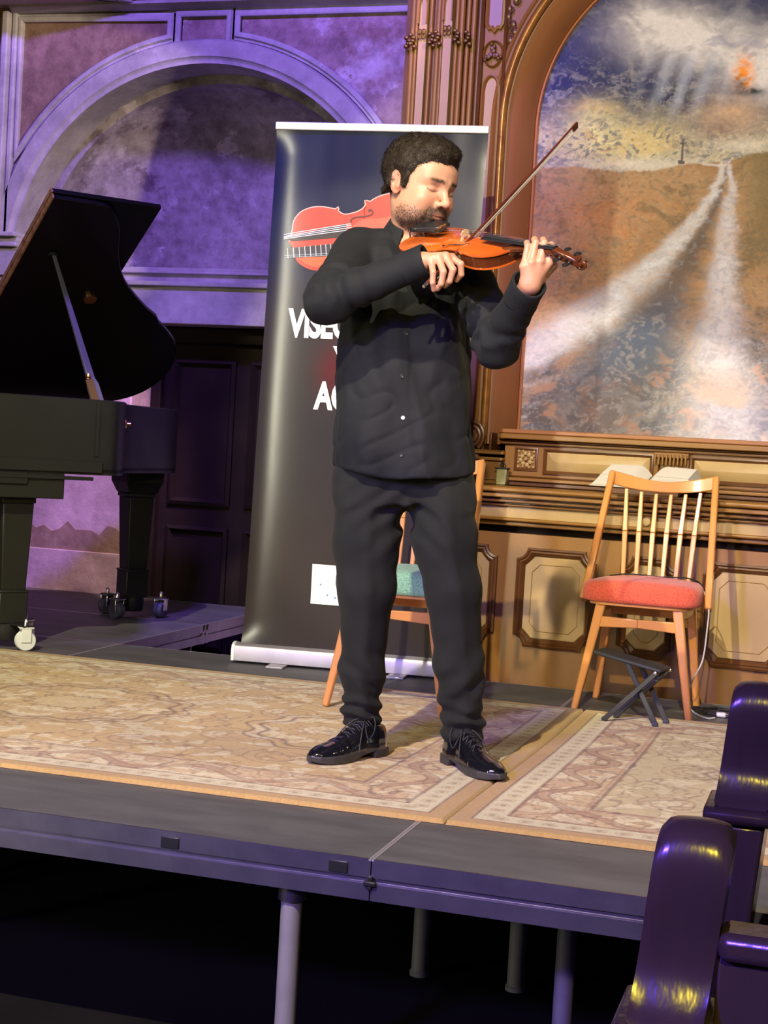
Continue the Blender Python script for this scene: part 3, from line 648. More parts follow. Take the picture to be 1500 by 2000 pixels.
    t2 = np.exp(-(np.abs(X-cx-18*(n2-.5)-8*(n5-.5))/wd/1.1)**3); G_ = mix(G_, LIN((192,188,200)), t2*(.6+.7*(n4-.2))*np.where(Y>720,.85,1)); G_ = mix(G_, LIN((154,148,164)), t2*sst(.52,.66,n3)*.55)
    G_ = mix(G_, LIN((190,166,152)), t2*sst(680,800,Y)*sst(.45,.6,n1)*.8); G_ = mix(G_, LIN((84,86,116)), sst(1440,1500,X)*sst(700,840,Y)*.6*sst(.4,.6,n2))
    C = mix(C, G_, g)
    hk = np.exp(-((Y-(323-.0016*(X-1412)**2*0-.08*np.maximum(0,1400-X)))/1.8)**2)*(X>1372)*(X<1418); C = mix(C, LIN((206,200,206)), hk*.8)
    cr = ((np.abs(X-1333+.06*(Y-300))<1.6+ .02*np.maximum(0,Y-300)) & (Y>273) & (Y<320)) | ((np.abs(Y-281)<1.6)&(np.abs(X-1334)<6)) | ((Y>314)&(Y<321)&(np.abs(X-1331)<6)); C[cr] = LIN((86,74,84))
    C = C*(1.04+.22*n5)[:,None]
    return np.clip(C,0,1)
msk = (gz < ACZ) | ((ga-ac)**2+(gz-ACZ)**2 < .758**2)
loc_ = np.stack([ga, np.full_like(ga, PB-.004), gz], 1)
pt = thing('altar_painting', 'arched oil painting of two pale wheel tracks climbing to a wayside cross', 'painting', AO, -AA)
sheet('canvas', loc_, nx, nz, paintcol(X, Y), mat('oil_paint', (1,1,1), .55, col2=(.86,.86,.88), nscale=60, nmix=1., attr=True, bump=.25, bscale=90, spec=.25), pt, msk)
MB().prism([(ac-.75,1.61)]+[(ac+.75,1.61)]+arc(ac,ACZ,.75,0,180,40), -.03, -.002, lambda a,z,h: (a,PB-h-.002,z)).build('stretcher_board', M['wood_dark'], pt)

# ================================================================== RUGS
def rugcol(x, y, x0, x1, y0, y1, seed, warm):
    d = np.minimum(np.minimum(x-x0, x1-x), np.minimum(y-y0, y1-y))
    cx, cy = (x0+x1)/2, (y0+y1)/2; u = np.abs(x-cx); v = np.abs(y-cy)
    # field and border motifs share mirrored coordinates, like woven repeats
    wu = u+.018*(fbm(u*14,v*14,o=2,s=seed)-.5); wv = v+.018*(fbm(u*14+5,v*14,o=2,s=seed+3)-.5)
    cream = LIN((210,194,146)); tan = LIN((196,168,112)); gold = LIN((182,150,96)); brown = LIN((104,68,52)); rose = LIN((172,134,98)); olive = LIN((158,142,104)); white = LIN((224,214,176))
    def mix(a, b, t): return a+(b-a)*np.clip(t,0,1)[:,None]
    C = np.tile(tan if warm else cream*.9, (len(x),1))
    def iso(s, sc, w_, o=2):
        n = fbm(wu*sc, wv*sc, o=o, s=s); return np.exp(-((n-.5)/w_)**2), n
    l1, n1 = iso(seed+11, 11, .016); l2, n2 = iso(seed+17, 22, .022); l3, n3 = iso(seed+23, 40, .03)
    C = mix(C, white, sst(.56,.62,n2)*.7); C = mix(C, olive, sst(.62,.70,n1)*.2)
    C = mix(C, brown, l1*.55*sst(.35,.55,fbm(wu*4,wv*4,o=2,s=seed+2))); C = mix(C, brown, l2*.45*(n1>.47)); C = mix(C, brown, l3*.35*(n2>.5))
    # scrolls: spiral roundels on a grid
    for (k, ox, oy, pr) in ((0,.0,.0,.46),(1,.23,.23,.46)):
        gu = (wu+ox) % pr - pr/2; gv = (wv+oy) % pr - pr/2; r = np.hypot(gu,gv); an = np.arctan2(gv,gu)
        sp = np.abs(((r/.034 - an/(2*np.pi)) % 1) - .5) ; C = mix(C, brown, np.exp(-((sp)/.07)**2)*(r<.11)*(r>.02)*.6)
        pet = np.abs(r-.055-.016*np.cos(6*an)); C = mix(C, rose, np.exp(-(pet/.005)**2)*.7)
    # medallions
    for mx in (0.0, 1.05):
        r = np.hypot((u-mx)*.85, v); an = np.arctan2(v, u-mx)
        for R_, w_, c_ in ((.30,.008,brown),(.20,.006,rose),(.34,.005,brown),(.11,.006,brown)):
            C = mix(C, c_, np.exp(-((r-R_-.018*np.cos(12*an))/w_)**2)*.75)
        C = mix(C, cream, (r<.10)*.5)
    # border bands
    bb = sst(.30,.305,d); band = 1-bb
    B = np.tile(LIN((206,182,138)), (len(x),1)); B = mix(B, white, sst(.52,.6,n2)*.8); B = mix(B, rose, sst(.57,.64,n1)*.3)
    B = mix(B, brown, l1*.75); B = mix(B, brown, l2*.5); B = mix(B, brown, l3*.4)
    q = (x-y*0) if True else x
    t = np.where(np.minimum(y-y0,y1-y) < np.minimum(x-x0,x1-x), x, y)
    wave = np.abs(d-.20-.05*np.sin(t*2*np.pi/.34)); B = mix(B, rose, np.exp(-(wave/.014)**2)*.75); B = mix(B, brown, np.exp(-((wave-.017)/.004)**2)*.7)
    key = np.abs(((t/.085)%1)-.5); B = mix(B, olive, ((d>.245)&(d<.27)&(key<.22))*.35)
    C = C*(1-band)[:,None]+B*band[:,None]
    for a_, w_, c_ in ((.300,.005,brown),(.285,.004,rose),(.128,.004,brown)): C = mix(C, c_, np.exp(-((d-a_)/w_)**2)*.8)
    # cream guard strip with tiny flowers, then plain selvage
    gd = (d<.122)&(d>.055); C[gd] = white*.86; fl = np.hypot(((t/.06)%1-.5)*.06, d-.088); C = mix(C, olive, gd*(fl<.010)*.8); C = mix(C, rose, gd*(np.abs(fl-.017)<.003)*.5)
    C = mix(C, brown, np.exp(-((d-.052)/.004)**2)*.8)
    C[d<.048] = gold
    wv_ = fbm(x*260, y*260, o=2, s=seed+40); C = C*(.86+.28*wv_)[:,None]
    C = C*(.88+.24*fbm(x*2.2,y*2.2,o=3,s=seed+50))[:,None]
    return np.clip(C,0,1)
M['rug'] = mat('woven_wool', (1,1,1), .95, col2=(.8,.78,.76), nscale=220, nmix=1., attr=True, bump=.5, bscale=420, spec=.1, sheen=.15)
def rug(name, label, x0, x1, y0, y1, seed, warm, step, skew=0.):
    nx = int((x1-x0)/step)+1; ny = int((y1-y0)/step)+1
    xs = np.linspace(x0,x1,nx); ys = np.linspace(y0,y1,ny); X, Y = np.meshgrid(xs, ys); x, y = X.ravel(), Y.ravel()
    e = np.minimum(np.minimum(x-x0,x1-x),np.minimum(y-y0,y1-y)) < 1e-6
    z = .011+.0025*fbm(x*1.6,y*1.6,o=2,s=seed); z = np.where(e, .0012, z)
    xx = x+.006*np.sin(y*3)+skew*(y-y0); yy = y+.010*(fbm(x*1.2,y*0+seed,o=2,s=4)-.5)
    o = sheet(name, np.stack([xx,yy,S+z],1), nx, ny, rugcol(x,y,x0,x1,y0,y1,seed,warm), M['rug'])
    return tag(o, label, 'rug', 'oriental rugs laid side by side on the stage')
rug('patterned_rug', 'large tan oriental rug under the violinist, with gold selvage', -3.95, -.872, 3.575, 5.45, 3, True, .0052, .015)
rug('patterned_rug', 'paler cream oriental rug at the right, in front of the orange-seated chair', -.868, 1.0, 3.578, 5.455, 41, False, .0052, .015)

# ================================================================== BANNER
BX, BY = -1.905, 5.862; BA = math.radians(6.5)
bn = thing('banner_stand', 'tall dark roll-up banner with red string instrument print behind the violinist', 'banner', (BX,BY,S), BA)
BWD = .87
basep = [(-.045,.010),(-.045,.055),(-.038,.072),(-.02,.080),(.0,.082),(.03,.076),(.045,.06),(.045,.010)]
MB().prism(basep, -.435, .435, lambda u,v,h: (h, u, v)).build('cassette', M['alu'], bn, bevel=.002)
for e0, e1 in ((-.445,-.433),(.433,.445)): MB().prism([(a*1.04,b*1.03) for a,b in basep], e0, e1, lambda u,v,h: (h,u,v)).build('end_cap', M['white_plastic'], bn)
for x in (-.245,.245): MB().box((x-.035,-.12,0.0),(x+.035,.10,.010)).build('foot', M['alu'], bn, bevel=.003)
ZB, ZTOP = .078, 2.168
SHX = .045
def bsurf(u, z):              # u in -.5..+.5
    x = u*BWD*(.955+.03*(z/ZTOP)) + SHX*(z/ZTOP)
    s = u+.5
    y = -.012 + .024*np.exp(-s/.07) + .004*np.exp(-(1-s)/.05)
    return x, y
us = np.concatenate([np.linspace(-.5,-.36,30)[:-1], np.linspace(-.36,.5,60)]); zs = np.linspace(ZB, ZTOP, 90)
U_, Z_ = np.meshgrid(us, zs); bx, by = bsurf(U_.ravel(), Z_.ravel()); fade = np.minimum(1, (ZTOP-Z_.ravel())/.10)*np.minimum(1,(Z_.ravel()-ZB)/.08)
by = -.012+(by+.012)*fade
by = by + .001*np.sin(Z_.ravel()*7+U_.ravel()*4)+.0006*np.sin(U_.ravel()*34)*sst(1.7,2.1,Z_.ravel())
zz = Z_.ravel(); uu = U_.ravel()
bc = np.tile(LIN((44,40,46)), (len(zz),1)); 
def bmix(c, t): 
    global bc
    bc = bc+(LIN(c)-bc)*np.clip(t,0,1)[:,None]
bmix((26,32,60), sst(1.25,1.9,zz)*.9); bmix((18,20,52), sst(1.6,1.9,zz)*(np.exp(-((uu+.22)/.09)**2)+np.exp(-((uu-.28)/.1)**2))*.7)
bmix((84,24,34), np.exp(-((zz-1.20)/.10)**2-((uu+.13)/.09)**2)*.9); bmix((54,48,46), (1-sst(.3,.9,zz))*.8)
sheet('graphic_panel', np.stack([bx,by,zz],1), len(us), len(zs), bc, mat('satin_banner_film', (1,1,1), .24, attr=True, bump=.02, bscale=160, spec=.35, col2=(.95,.95,.95)), bn)
sheet('back_film', np.stack([bx,by+.0015,zz],1), len(us), len(zs), bc*0+.25, mat('grey_film', (.3,.3,.3), .6), bn)
MB().bar((-.43+SHX,-.012,ZTOP),(.43+SHX,-.012,ZTOP),.022,.030).build('top_rail', mat('white_rail', (.85,.86,.92), .35, metal=.2), bn, bevel=.004)
MB().lathe([(.008,.02),(.008,2.15)], 10, lambda x,y,z: (x,y+.03,z)).build('support_pole', M['alu'], bn)
bpw = Matrix.Translation((BX,BY,S)) @ Matrix.Rotation(BA,4,'Z')
bpi = bpw.inverted(); bnn = (bpw.to_3x3() @ Vector((0,-1,0)))
def BP(x, y):                 # photo pixel -> banner local (u-ish x, z)
    p = bpi @ onpl(x, y, (BX,BY,S), bnn); return p.x, p.z
def ybn(x, z):                # surface depth at local x
    s = (x-SHX*(z/ZTOP))/(BWD*.97); _, y = bsurf(np.array([max(-.5,min(.5,s))]), np.array([z])); f = min(1,(ZTOP-z)/.10)*min(1,(z-ZB)/.08); return -.012+(float(y[0])+.012)*f
def bprint(name, pix, col, h=.0012, parent=bn, rough=.3, raw=False):
    P = [BP(*p) if not raw else p for p in pix]
    # triangulated fan in strips following the film
    import bmesh
    bm = bmesh.new(); vs = [bm.verts.new((x, 0, z)) for x, z in P]; bm.faces.new(vs); bmesh.ops.triangulate(bm, faces=bm.faces)
    bmesh.ops.subdivide_edges(bm, edges=bm.edges, cuts=6, use_grid_fill=True)
    for v in bm.verts: v.co.y = ybn(v.co.x, v.co.z)-h-.0015
    me = bpy.data.meshes.new(name); bm.to_mesh(me); bm.free(); me.materials.append(pm(col, rough)); o = bpy.data.objects.new(name, me); COL.objects.link(o); o.parent = parent; return o
_pm = {}
def pm(col, rough=.3):
    k = (col, rough)
    if k not in _pm: _pm[k] = mat('print_ink_%d' % len(_pm), lin(col), rough, col2=tuple(v*.85 for v in lin(col)), nscale=14)
    return _pm[k]
def bline(name, pix, wpx, col, h=.0018, closed=False):
    if len(pix) == 2: pix = [(pix[0][0]+(pix[1][0]-pix[0][0])*i/14, pix[0][1]+(pix[1][1]-pix[0][1])*i/14) for i in range(15)]
    P = [BP(*p) for p in pix]; w_ = wpx/490.; k = len(P); L_, R_ = [], []
    for i in range(k):
        a = Vector(P[max(0,i-1)]); b = Vector(P[min(k-1,i+1)]); d = (b-a).normalized(); n = Vector((-d.y,d.x)); c = Vector(P[i]); L_.append(c+n*w_/2); R_.append(c-n*w_/2)
    vs = [(p.x, ybn(p.x,p.y)-h-.0012, p.y) for p in L_]+[(p.x, ybn(p.x,p.y)-h-.0012, p.y) for p in R_]
    return MB().add(vs, [(i,i+1,k+i+1,k+i) for i in range(k-1)]).build(name, pm(col), bn, fix=False)
def spl(pts, n=8):            # Catmull-Rom
    out = []; k = len(pts)
    for i in range(k-1):
        p0, p1, p2, p3 = [np.array(pts[max(0,min(k-1,j))], float) for j in (i-1,i,i+1,i+2)]
        for t in np.linspace(0,1,n,endpoint=False):
            out.append(tuple(.5*((2*p1)+(-p0+p2)*t+(2*p0-5*p1+4*p2-p3)*t*t+(-p0+3*p1-3*p2+p3)*t**3)))
    out.append(tuple(pts[-1])); return out
Zc = lambda x, y: (530+x*.18, 250+y*.18)       # measured in an enlarged view of the print
up_ = spl([Zc(*p) for p in [(195,1240),(230,1120),(250,1010),(320,920),(430,870),(540,858),(640,872),(700,884)]],5)+[Zc(735,862),Zc(742,880),Zc(735,905)]+spl([Zc(*p) for p in [(735,905),(800,940),(900,925),(985,888),(1030,840)]],5)[1:]+[Zc(1018,792),Zc(1040,792),Zc(1080,802)]+spl([Zc(*p) for p in [(1080,802),(1170,750),(1290,718),(1400,730),(1500,780),(1560,880),(1570,1000)]],5)[1:]
low = spl([Zc(*p) for p in [(1570,1000),(1500,1120),(1300,1200),(1100,1240)]],4)[1:]+spl([Zc(*p) for p in [(1060,1290),(900,1420),(780,1500),(600,1548),(450,1545),(330,1490),(270,1420),(240,1300)]],4)
bprint('printed_fiddle_body', up_+low, (196,52,44))
bline('printed_outline', up_, 1.8, (214,170,160))
bprint('printed_fiddle_body', spl([Zc(*p) for p in [(820,1220),(880,1090),(1000,1000),(1200,985),(1400,950),(1500,1040),(1400,1180),(1100,1290)]],4), (206,84,70), .0020)
bprint('printed_soundboard', spl([Zc(*p) for p in [(300,1420),(400,1490),(520,1510),(680,1470),(760,1390),(500,1390),(300,1420)]],3), (222,84,52), .0020)
bprint('printed_fingerboard', [Zc(*p) for p in [(130,1200),(820,1040),(830,1190),(240,1235)]], (40,30,40), .0024)
for k,(a,b) in enumerate((((140,1160),(870,1045)),((140,1180),(880,1062)),((140,1192),(880,1085)),((140,1207),(870,1110)))): bline('printed_string', [Zc(*a),Zc(*b)], 1.3, (214,214,226), .0034)
bprint('printed_fingerboard', [Zc(*p) for p in [(170,1310),(820,1250),(820,1390),(180,1415)]], (38,32,48), .0024)
for k in range(10): 
    x = 180+k*66-k*k*.9; bline('printed_fret', [Zc(x,1308-k*6),Zc(x+8,1415-k*4)], 1.4, (176,184,196), .0034)
for y in (1380,1400): bline('printed_string', [Zc(150,y+8),Zc(800,y-20)], .8, (150,160,176), .0034)
bline('printed_sound_hole', spl([Zc(*p) for p in [(1065,905),(1085,893),(1108,915),(1090,950),(1010,968),(910,980),(870,1010),(880,1030)]],6), 3.0, (76,18,34), .0034)
bprint('printed_sound_hole', [(Zc(1072,903)[0]+2.8*math.cos(t*.7),Zc(1072,903)[1]+2.8*math.sin(t*.7)) for t in range(9)], (76,18,34), .0036)
# lettering
def text(body, px0, pybase, hpx, sx=.72, bold=.012, colr=(232,236,246), parent=bn, name='lettering'):
    cu = bpy.data.curves.new(name, 'FONT'); cu.body = body; cu.size = 1.0; cu.offset = bold; cu.resolution_u = 4; cu.space_character = .96
    o = bpy.data.objects.new(name, cu); COL.objects.link(o); bpy.context.view_layer.update()
    me = bpy.data.meshes.new_from_object(o); bpy.data.objects.remove(o)
    x0, z0 = BP(px0, pybase); _, z1 = BP(px0, pybase-hpx); hgt = z1-z0; k = hgt/.73
    ca, sa = 1.0, 0.0
    for v in me.vertices:
        X_, Y_ = v.co.x*k*sx, v.co.y*k; x = x0+X_; z = z0+Y_
        v.co = (x, ybn(x, z)-.0032, z)
    me.materials.append(pm(colr)); o = bpy.data.objects.new(name, me); COL.objects.link(o); o.parent = parent; return o
text('VISEGR', 565, 656, 54, .68, .040); text('Y', 653, 729, 53, .68, .040); text('AC', 616, 797, 53, .68, .040)
cardp = [BP(612,1101),BP(608,1178),BP(760,1190),BP(764,1112)]
bprint('white_card', cardp, (226,236,240), .002, raw=True, rough=.5)
text('Vis', 642, 1149, 13, .8, .004, (150,178,214))
for (x, y) in ((628,1141),(641,1162),(656,1167)):
    c = BP(x,y); bprint('printed_dot', [(c[0]+.005*math.cos(t*.7), c[1]+.005*math.sin(t*.7)) for t in range(9)], (120,150,190), .0036, raw=True)

# ================================================================== GRAND PIANO
PA = math.radians(-39.3)
pw_ = Matrix.Rotation(PA,4,'Z'); ploc = Vector((-3.27,5.60,S)) - pw_ @ Vector((.60,.30,0))
pn = thing('grand_piano', 'black grand piano with raised lid on wheeled legs at the left of the stage', 'piano', ploc, PA)
R_OUT = [(.74,.0)]+spl([(.74,.40),(.74,.61),(.715,.70),(.60,.78),(.42,.85),(.25,.95),(.08,1.12),(-.06,1.30),(-.22,1.43),(-.42,1.47),(-.60,1.42),(-.71,1.30),(-.74,1.15)],6) + [(-.74,.0)]
ZB0, ZT0 = .735, 1.035
th_ = .045
MB().sweep(R_OUT, [(0,ZB0),(0,ZT0-.004),(.004,ZT0),(th_,ZT0),(th_,ZB0)], lambda x,y,h: (x,y,h), True).build('rim', M['piano'], pn, sharp=40)
MB().prism(R_OUT, ZB0-.012, ZB0+.012, idT).build('bottom_board', M['piano'], pn)
ins = [(x*.93, y*.96+.03) for x,y in R_OUT]
MB().prism(ins, ZB0+.16, ZB0+.175, idT).build('iron_plate', M['brass'], pn)
MB().prism([(.745,-.02),(.745,.46),(.66,.46),(.66,-.02)], ZB0-.115, ZB0-.012, idT).build('side_beam', M['piano'], pn, bevel=.004)
MB().box((-.74,-.12,ZB0-.06),(.755,.30,ZB0-.01)).build('key_bed', M['piano'], pn, bevel=.004)
MB().box((.66,-.14,ZB0-.01),(.75,.0,ZB0+.17)).box((-.74,-.14,ZB0-.01),(-.66,.0,ZB0+.17)).box((-.66,-.13,ZB0-.01),(.66,-.11,ZB0+.03)).build('key_block', M['piano'], pn, bevel=.006)
# side mouldings
MB().box((.738,-.05,ZB0-.004),(.752,.62,ZB0+.045)).box((.738,-.05,ZB0-.035),(.758,.58,ZB0-.02)).build('side_molding', M['piano'], pn, bevel=.003)
MB().box((.738,.585,.80),(.746,.60,1.03)).build('rim_joint', M['piano'], pn)
k_ = MB().lathe([(.0,0),(.022,0),(.022,.006),(.008,.012),(.008,.03),(.0,.03)], 16, lambda x,y,z: (.36+z*.5+x*.8, .885+z*.8-x*.5, .945+y)).build('lid_hook', M['brass'], pn)
def leg(x, y, zt, name='leg'):
    l = MB().prism([(-.07,-.07),(.07,-.07),(.07,.07),(-.07,.07)], 0, 0.001, idT)
    l = MB()
    def ring(a0,z0,a1,z1): l.add([(x-a0,y-a0,z0),(x+a0,y-a0,z0),(x+a0,y+a0,z0),(x-a0,y+a0,z0),(x-a1,y-a1,z1),(x+a1,y-a1,z1),(x+a1,y+a1,z1),(x-a1,y+a1,z1)],[(0,3,2,1),(4,5,6,7),(0,1,5,4),(1,2,6,5),(2,3,7,6),(3,0,4,7)])
    ring(.052,.235,.066,zt-.14); ring(.060,.10,.060,.23); ring(.063,.225,.063,.238); ring(.072,zt-.14,.072,zt-.12); ring(.075,zt-.12,.098,zt-.065); ring(.098,zt-.065,.10,zt)
    return l.build(name, M['piano'], pn, bevel=.005)
def caster(cx, cy, parent, mt, ang, r=.042):
    T = lambda x,y,z: (cx+x*math.cos(ang)-y*math.sin(ang), cy+x*math.sin(ang)+y*math.cos(ang), z)
    MB().lathe([(.012,-.022),(r-.004,-.022),(r,-.016),(r,-.004),(r-.004,.0),(r-.004,.004),(r,.006),(r,.016),(r-.004,.022),(.012,.022)], 20, lambda a,b,z: T(a, z, r+b)).build('wheel', mt, parent)
    MB().box((-.02,-.028,r-.006),(.02,-.024,r*2+.012),T).box((-.02,.024,r-.006),(.02,.028,r*2+.012),T).box((-.03,-.03,r*2+.008),(.03,.03,r*2+.014),T).build('caster_fork', mt if mt is M['white_plastic'] else M['steel'], parent, bevel=.002)
    MB().lathe([(.009,r*2+.014),(.009,r*2+.04),(.005,r*2+.046)], 10, lambda a,b,z: T(a,b,z)).build('stem_bolt', M['steel'], parent)
def dolly(x, y, arms, mt):
    g_ = MB().lathe([(.055,.03),(.06,.05),(.06,.105)], 16, lambda a,b,z: (x+a,y+b,z)).build('dolly', M['black_metal'], pn)
    mb = MB()
    for an in arms: mb.bar((x,y,.100),(x+.17*math.cos(an),y+.17*math.sin(an),.100),.05,.006)
    mb.build('dolly_arm', M['black_metal'], g_)
    for an in arms: caster(x+.145*math.cos(an), y+.145*math.sin(an), g_, mt, an+1.2)
l1 = leg(.60,.30,.735); dolly(.60,.30,[math.radians(a) for a in (5,25+180-20,250)] if False else [math.radians(a) for a in (10,130,250)], M['white_plastic'])
tl = pw_.inverted() @ (Vector((-3.36,6.93,S))-ploc); leg(tl.x,tl.y,.735); dolly(tl.x,tl.y,[math.radians(a)-PA for a in (172,268,20)], M['blue_wheel'])
leg(-.58,.30,.735); dolly(-.58,.30,[math.radians(a) for a in (60,180,300)], M['white_plastic'])
# lid raised about the spine
PHI = math.radians(32.6); HU, HZ = -.755, ZT0+.012
def LTp(u, v, h): 
    q = u-HU; return (HU+q*math.cos(PHI)-h*math.sin(PHI), v, HZ+q*math.sin(PHI)+h*math.cos(PHI))
V0 = .44
lid = [(.765,V0)]+[(x+.02*(1 if x>0 else 0),y+.015) for x,y in R_OUT if y>V0+.01 and not (x<-.73)]+[(-.755,1.15),(-.755,V0)]
MB().prism(lid, 0, .022, LTp).build('lid', M['piano_in'], pn, bevel=.003)
flap = [(.765,V0),(.765,V0+.50),(-.755,V0+.50),(-.755,V0)]
MB().prism(flap, .030, .052, LTp).build('folded_front_lid', M['piano_in'], pn, bevel=.003)
MB().prism([(.765,V0-.006),(.765,V0+.001),(-.755,V0+.001),(-.755,V0-.006)], .0, .024, LTp).prism([(.765,V0-.006),(.765,V0+.001),(-.755,V0+.001),(-.755,V0-.006)], .030, .052, LTp).build('lid_edge_strip', mat('gilt_edge', lin((214,176,104)), .35, metal=.6, col2=lin((150,110,50)), nscale=30), pn)
MB().lathe([(0,0),(.03,0),(.03,-.012),(.0,-.014)], 16, lambda x,y,z: LTp(x+.12,y+.85,z)).build('prop_socket', M['brass'], pn)
# prop stick
minv = (Matrix.Translation(ploc) @ pw_).inverted()
pa = Vector((.715,.62,ZT0+.005)); 
lidn = Vector((-math.sin(PHI),0,math.cos(PHI)))
def onlid(x, y):
    M3 = Matrix.Translation(ploc)@pw_; p0 = M3@Vector((HU,0,HZ)); n = (M3.to_3x3()@lidn); return M3.inverted()@onpl(x,y,p0,n)
pb = onlid(104,494)
def onrim(x,y):
    M3 = Matrix.Translation(ploc)@pw_; return M3.inverted()@onz(x,y,S+ZT0)
pa = onrim(192,784); pa = Vector((min(pa.x,.72), pa.y, ZT0-.01))
MB().bar(pa, pa+(pb-pa)*.12, .050,.030,.048,.028, up=(1,0,0)).bar(pa+(pb-pa)*.12, pa+(pb-pa)*.16,.048,.028,.032,.022, up=(1,0,0)).bar(pa+(pb-pa)*.16, pb,.032,.022,.014,.012, up=(1,0,0)).build('prop_stick', mat('lacquered_prop', (.10,.10,.13), .25, spec=.7), pn, bevel=.002)
MB().lathe([(0,0),(.02,0),(.024,-.01),(0,-.012)], 14, lambda x,y,z: (pb.x+x, pb.y+y, pb.z+z)).build('prop_cup', M['black_metal'], pn)
d_ = (pb-pa).normalized()
MB().bar(pa+Vector((.017,-.017,0)), pa+d_*.11+Vector((.016,-.016,0)), .034,.006, up=(1,0,0)).ball(tuple(pa+d_*.125+Vector((.016,-.016,0))), (.012,.012,.014), 8).build('hinge_plate', M['brass'], pn)

# ================================================================== CHAIRS
def chair(label, loc, rz, seatmat):
    t = thing('wooden_chair', label, 'chair', loc, rz, 'wooden spindle-back chairs')
    W = M['chair_wood']
    fl = [(-.205,0,0),(.205,0,0)]; ft = [(-.135,.045,.40),(.135,.045,.40)]
    bl = [(-.190,.335,0),(.190,.335,0)]; bt = [(-.150,.29,.40),(.150,.29,.40)]
    for a,b in zip(fl+bl, ft+bt): MB().bar(a, b, .024,.022,.036,.034, up=(0,1,0)).build('leg', W, t, bevel=.006)
    MB().bar((-.15,.035,.325),(.0,.03,.328),.020,.040,.02,.030).bar((.0,.03,.328),(.15,.035,.325),.020,.030,.02,.040).build('front_rail', W, t, bevel=.003)
    MB().bar((-.16,.30,.35),(.16,.30,.35),.020,.035).build('rear_rail', W, t, bevel=.003)
    for s in (-1,1): MB().bar((s*.145,.05,.375),(s*.155,.29,.375),.022,.045).build('side_rail', W, t, bevel=.003)
    # padded seat
    def seat_ring(sc, z): 
        p = []
        for i in range(48):
            a = 2*math.pi*i/48; c, s_ = math.cos(a), math.sin(a); r = 1/((abs(c)**5+abs(s_)**5)**(1/5))
            x, y = c*r, s_*r; y_ = .18+y*.19*sc; x_ = x*(.220-.030*(y_-.0)/.37)*sc; p.append((x_, y_, z+.010*(1-(x*.9)**2)*(1 if z>.43 else 0)))
        return p
    mb = MB(); rings = [seat_ring(.93,.398), seat_ring(.985,.402), seat_ring(1.0,.415), seat_ring(1.0,.438), seat_ring(.985,.454), seat_ring(.93,.466), seat_ring(.75,.472), seat_ring(.4,.476), seat_ring(.05,.477)]
    vs = [p for r in rings for p in r]; fs = [(j*48+i, j*48+(i+1)%48, (j+1)*48+(i+1)%48, (j+1)*48+i) for j in range(len(rings)-1) for i in range(48)]+[tuple(range(48))[::-1], tuple((len(rings)-1)*48+i for i in range(48))]
    st = mb.add(vs, fs, True).build('seat_cushion', seatmat, t, sharp=60)
    MB().prism([(x*.94,y*.96+.008) for x,y,z in seat_ring(.94,.4)], .388, .400, idT).build('seat_board', W, st)
    for s in (-1,1): MB().bar((s*.228,.165,.385),(s*.196,.43,.862),.026,.040,.024,.030, up=(0,1,0)).build('back_post', W, t, bevel=.006)
    n = 24; vs = []
    for i in range(n+1):
        q = i/n; x = -.205+.41*q; sag = .028*math.sin(q*math.pi); y = .425+.035*math.sin(q*math.pi); hh = .024+.004*math.cos(q*2*math.pi); zc = .852-sag-.004
        bot = hh*(1.0+.25*math.sin(q*math.pi))
        for dy, dz in ((-.010,-bot),(.010,-bot),(.010,hh*.8),(-.010,hh*.8)): vs.append((x, y+dy, zc+dz))
    fs = [(i*4+j, i*4+(j+1)%4, (i+1)*4+(j+1)%4, (i+1)*4+j) for i in range(n) for j in range(4)]+[(3,2,1,0), (n*4,n*4+1,n*4+2,n*4+3)]
    MB().add(vs, fs).build('crest_rail', W, t, bevel=.004)
    for i in range(6):
        q = (i+1.15)/7.3; xt = -.205+.41*q; xb = xt*.86+.006; sag = .028*math.sin(q*math.pi); yt = .425+.033*math.sin(q*math.pi)
        mid = ((xt+xb)/2-.001, (yt+.335)/2+.004, .64)
        MB().bar((xb,.335,.405), mid, .015,.014,.020,.014, up=(0,1,0)).bar(mid, (xt,yt,.815-sag), .020,.014,.014,.014, up=(0,1,0)).build('spindle', W, t, bevel=.003)
    return t
def boucle(name, c):
    m = bpy.data.materials.new(name); m.use_nodes = True; nt = m.node_tree; N = nt.nodes; L = nt.links; b = N['Principled BSDF']; b.inputs['Roughness'].default_value = .9; b.inputs['Sheen Weight'].default_value = .2
    tc = N.new('ShaderNodeTexCoord'); v = N.new('ShaderNodeTexVoronoi'); v.inputs['Scale'].default_value = 230; L.new(tc.outputs['Object'], v.inputs['Vector'])
    r = N.new('ShaderNodeValToRGB'); r.color_ramp.elements[0].color = tuple(x*1.15 for x in c)+(1,); r.color_ramp.elements[1].color = tuple(x*.62 for x in c)+(1,); r.color_ramp.elements[0].position = .2; r.color_ramp.elements[1].position = .8
    L.new(v.outputs['Distance'], r.inputs['Fac']); L.new(r.outputs['Color'], b.inputs['Base Color'])
    bp = N.new('ShaderNodeBump'); bp.inputs['Strength'].default_value = .8; bp.inputs['Distance'].default_value = .002; bp.invert = True; L.new(v.outputs['Distance'], bp.inputs['Height']); L.new(bp.outputs['Normal'], b.inputs['Normal']); return m
chair('honey wooden spindle-back chair with orange-red woven seat at the right', (-.684,5.475,S), math.radians(-2), boucle('red_woven_seat', lin((206,84,60))))
chair('honey wooden chair with pale green seat hidden behind the violinist', (-1.445,4.94,S+.014), math.radians(1), boucle('green_woven_seat', lin((130,178,150))))

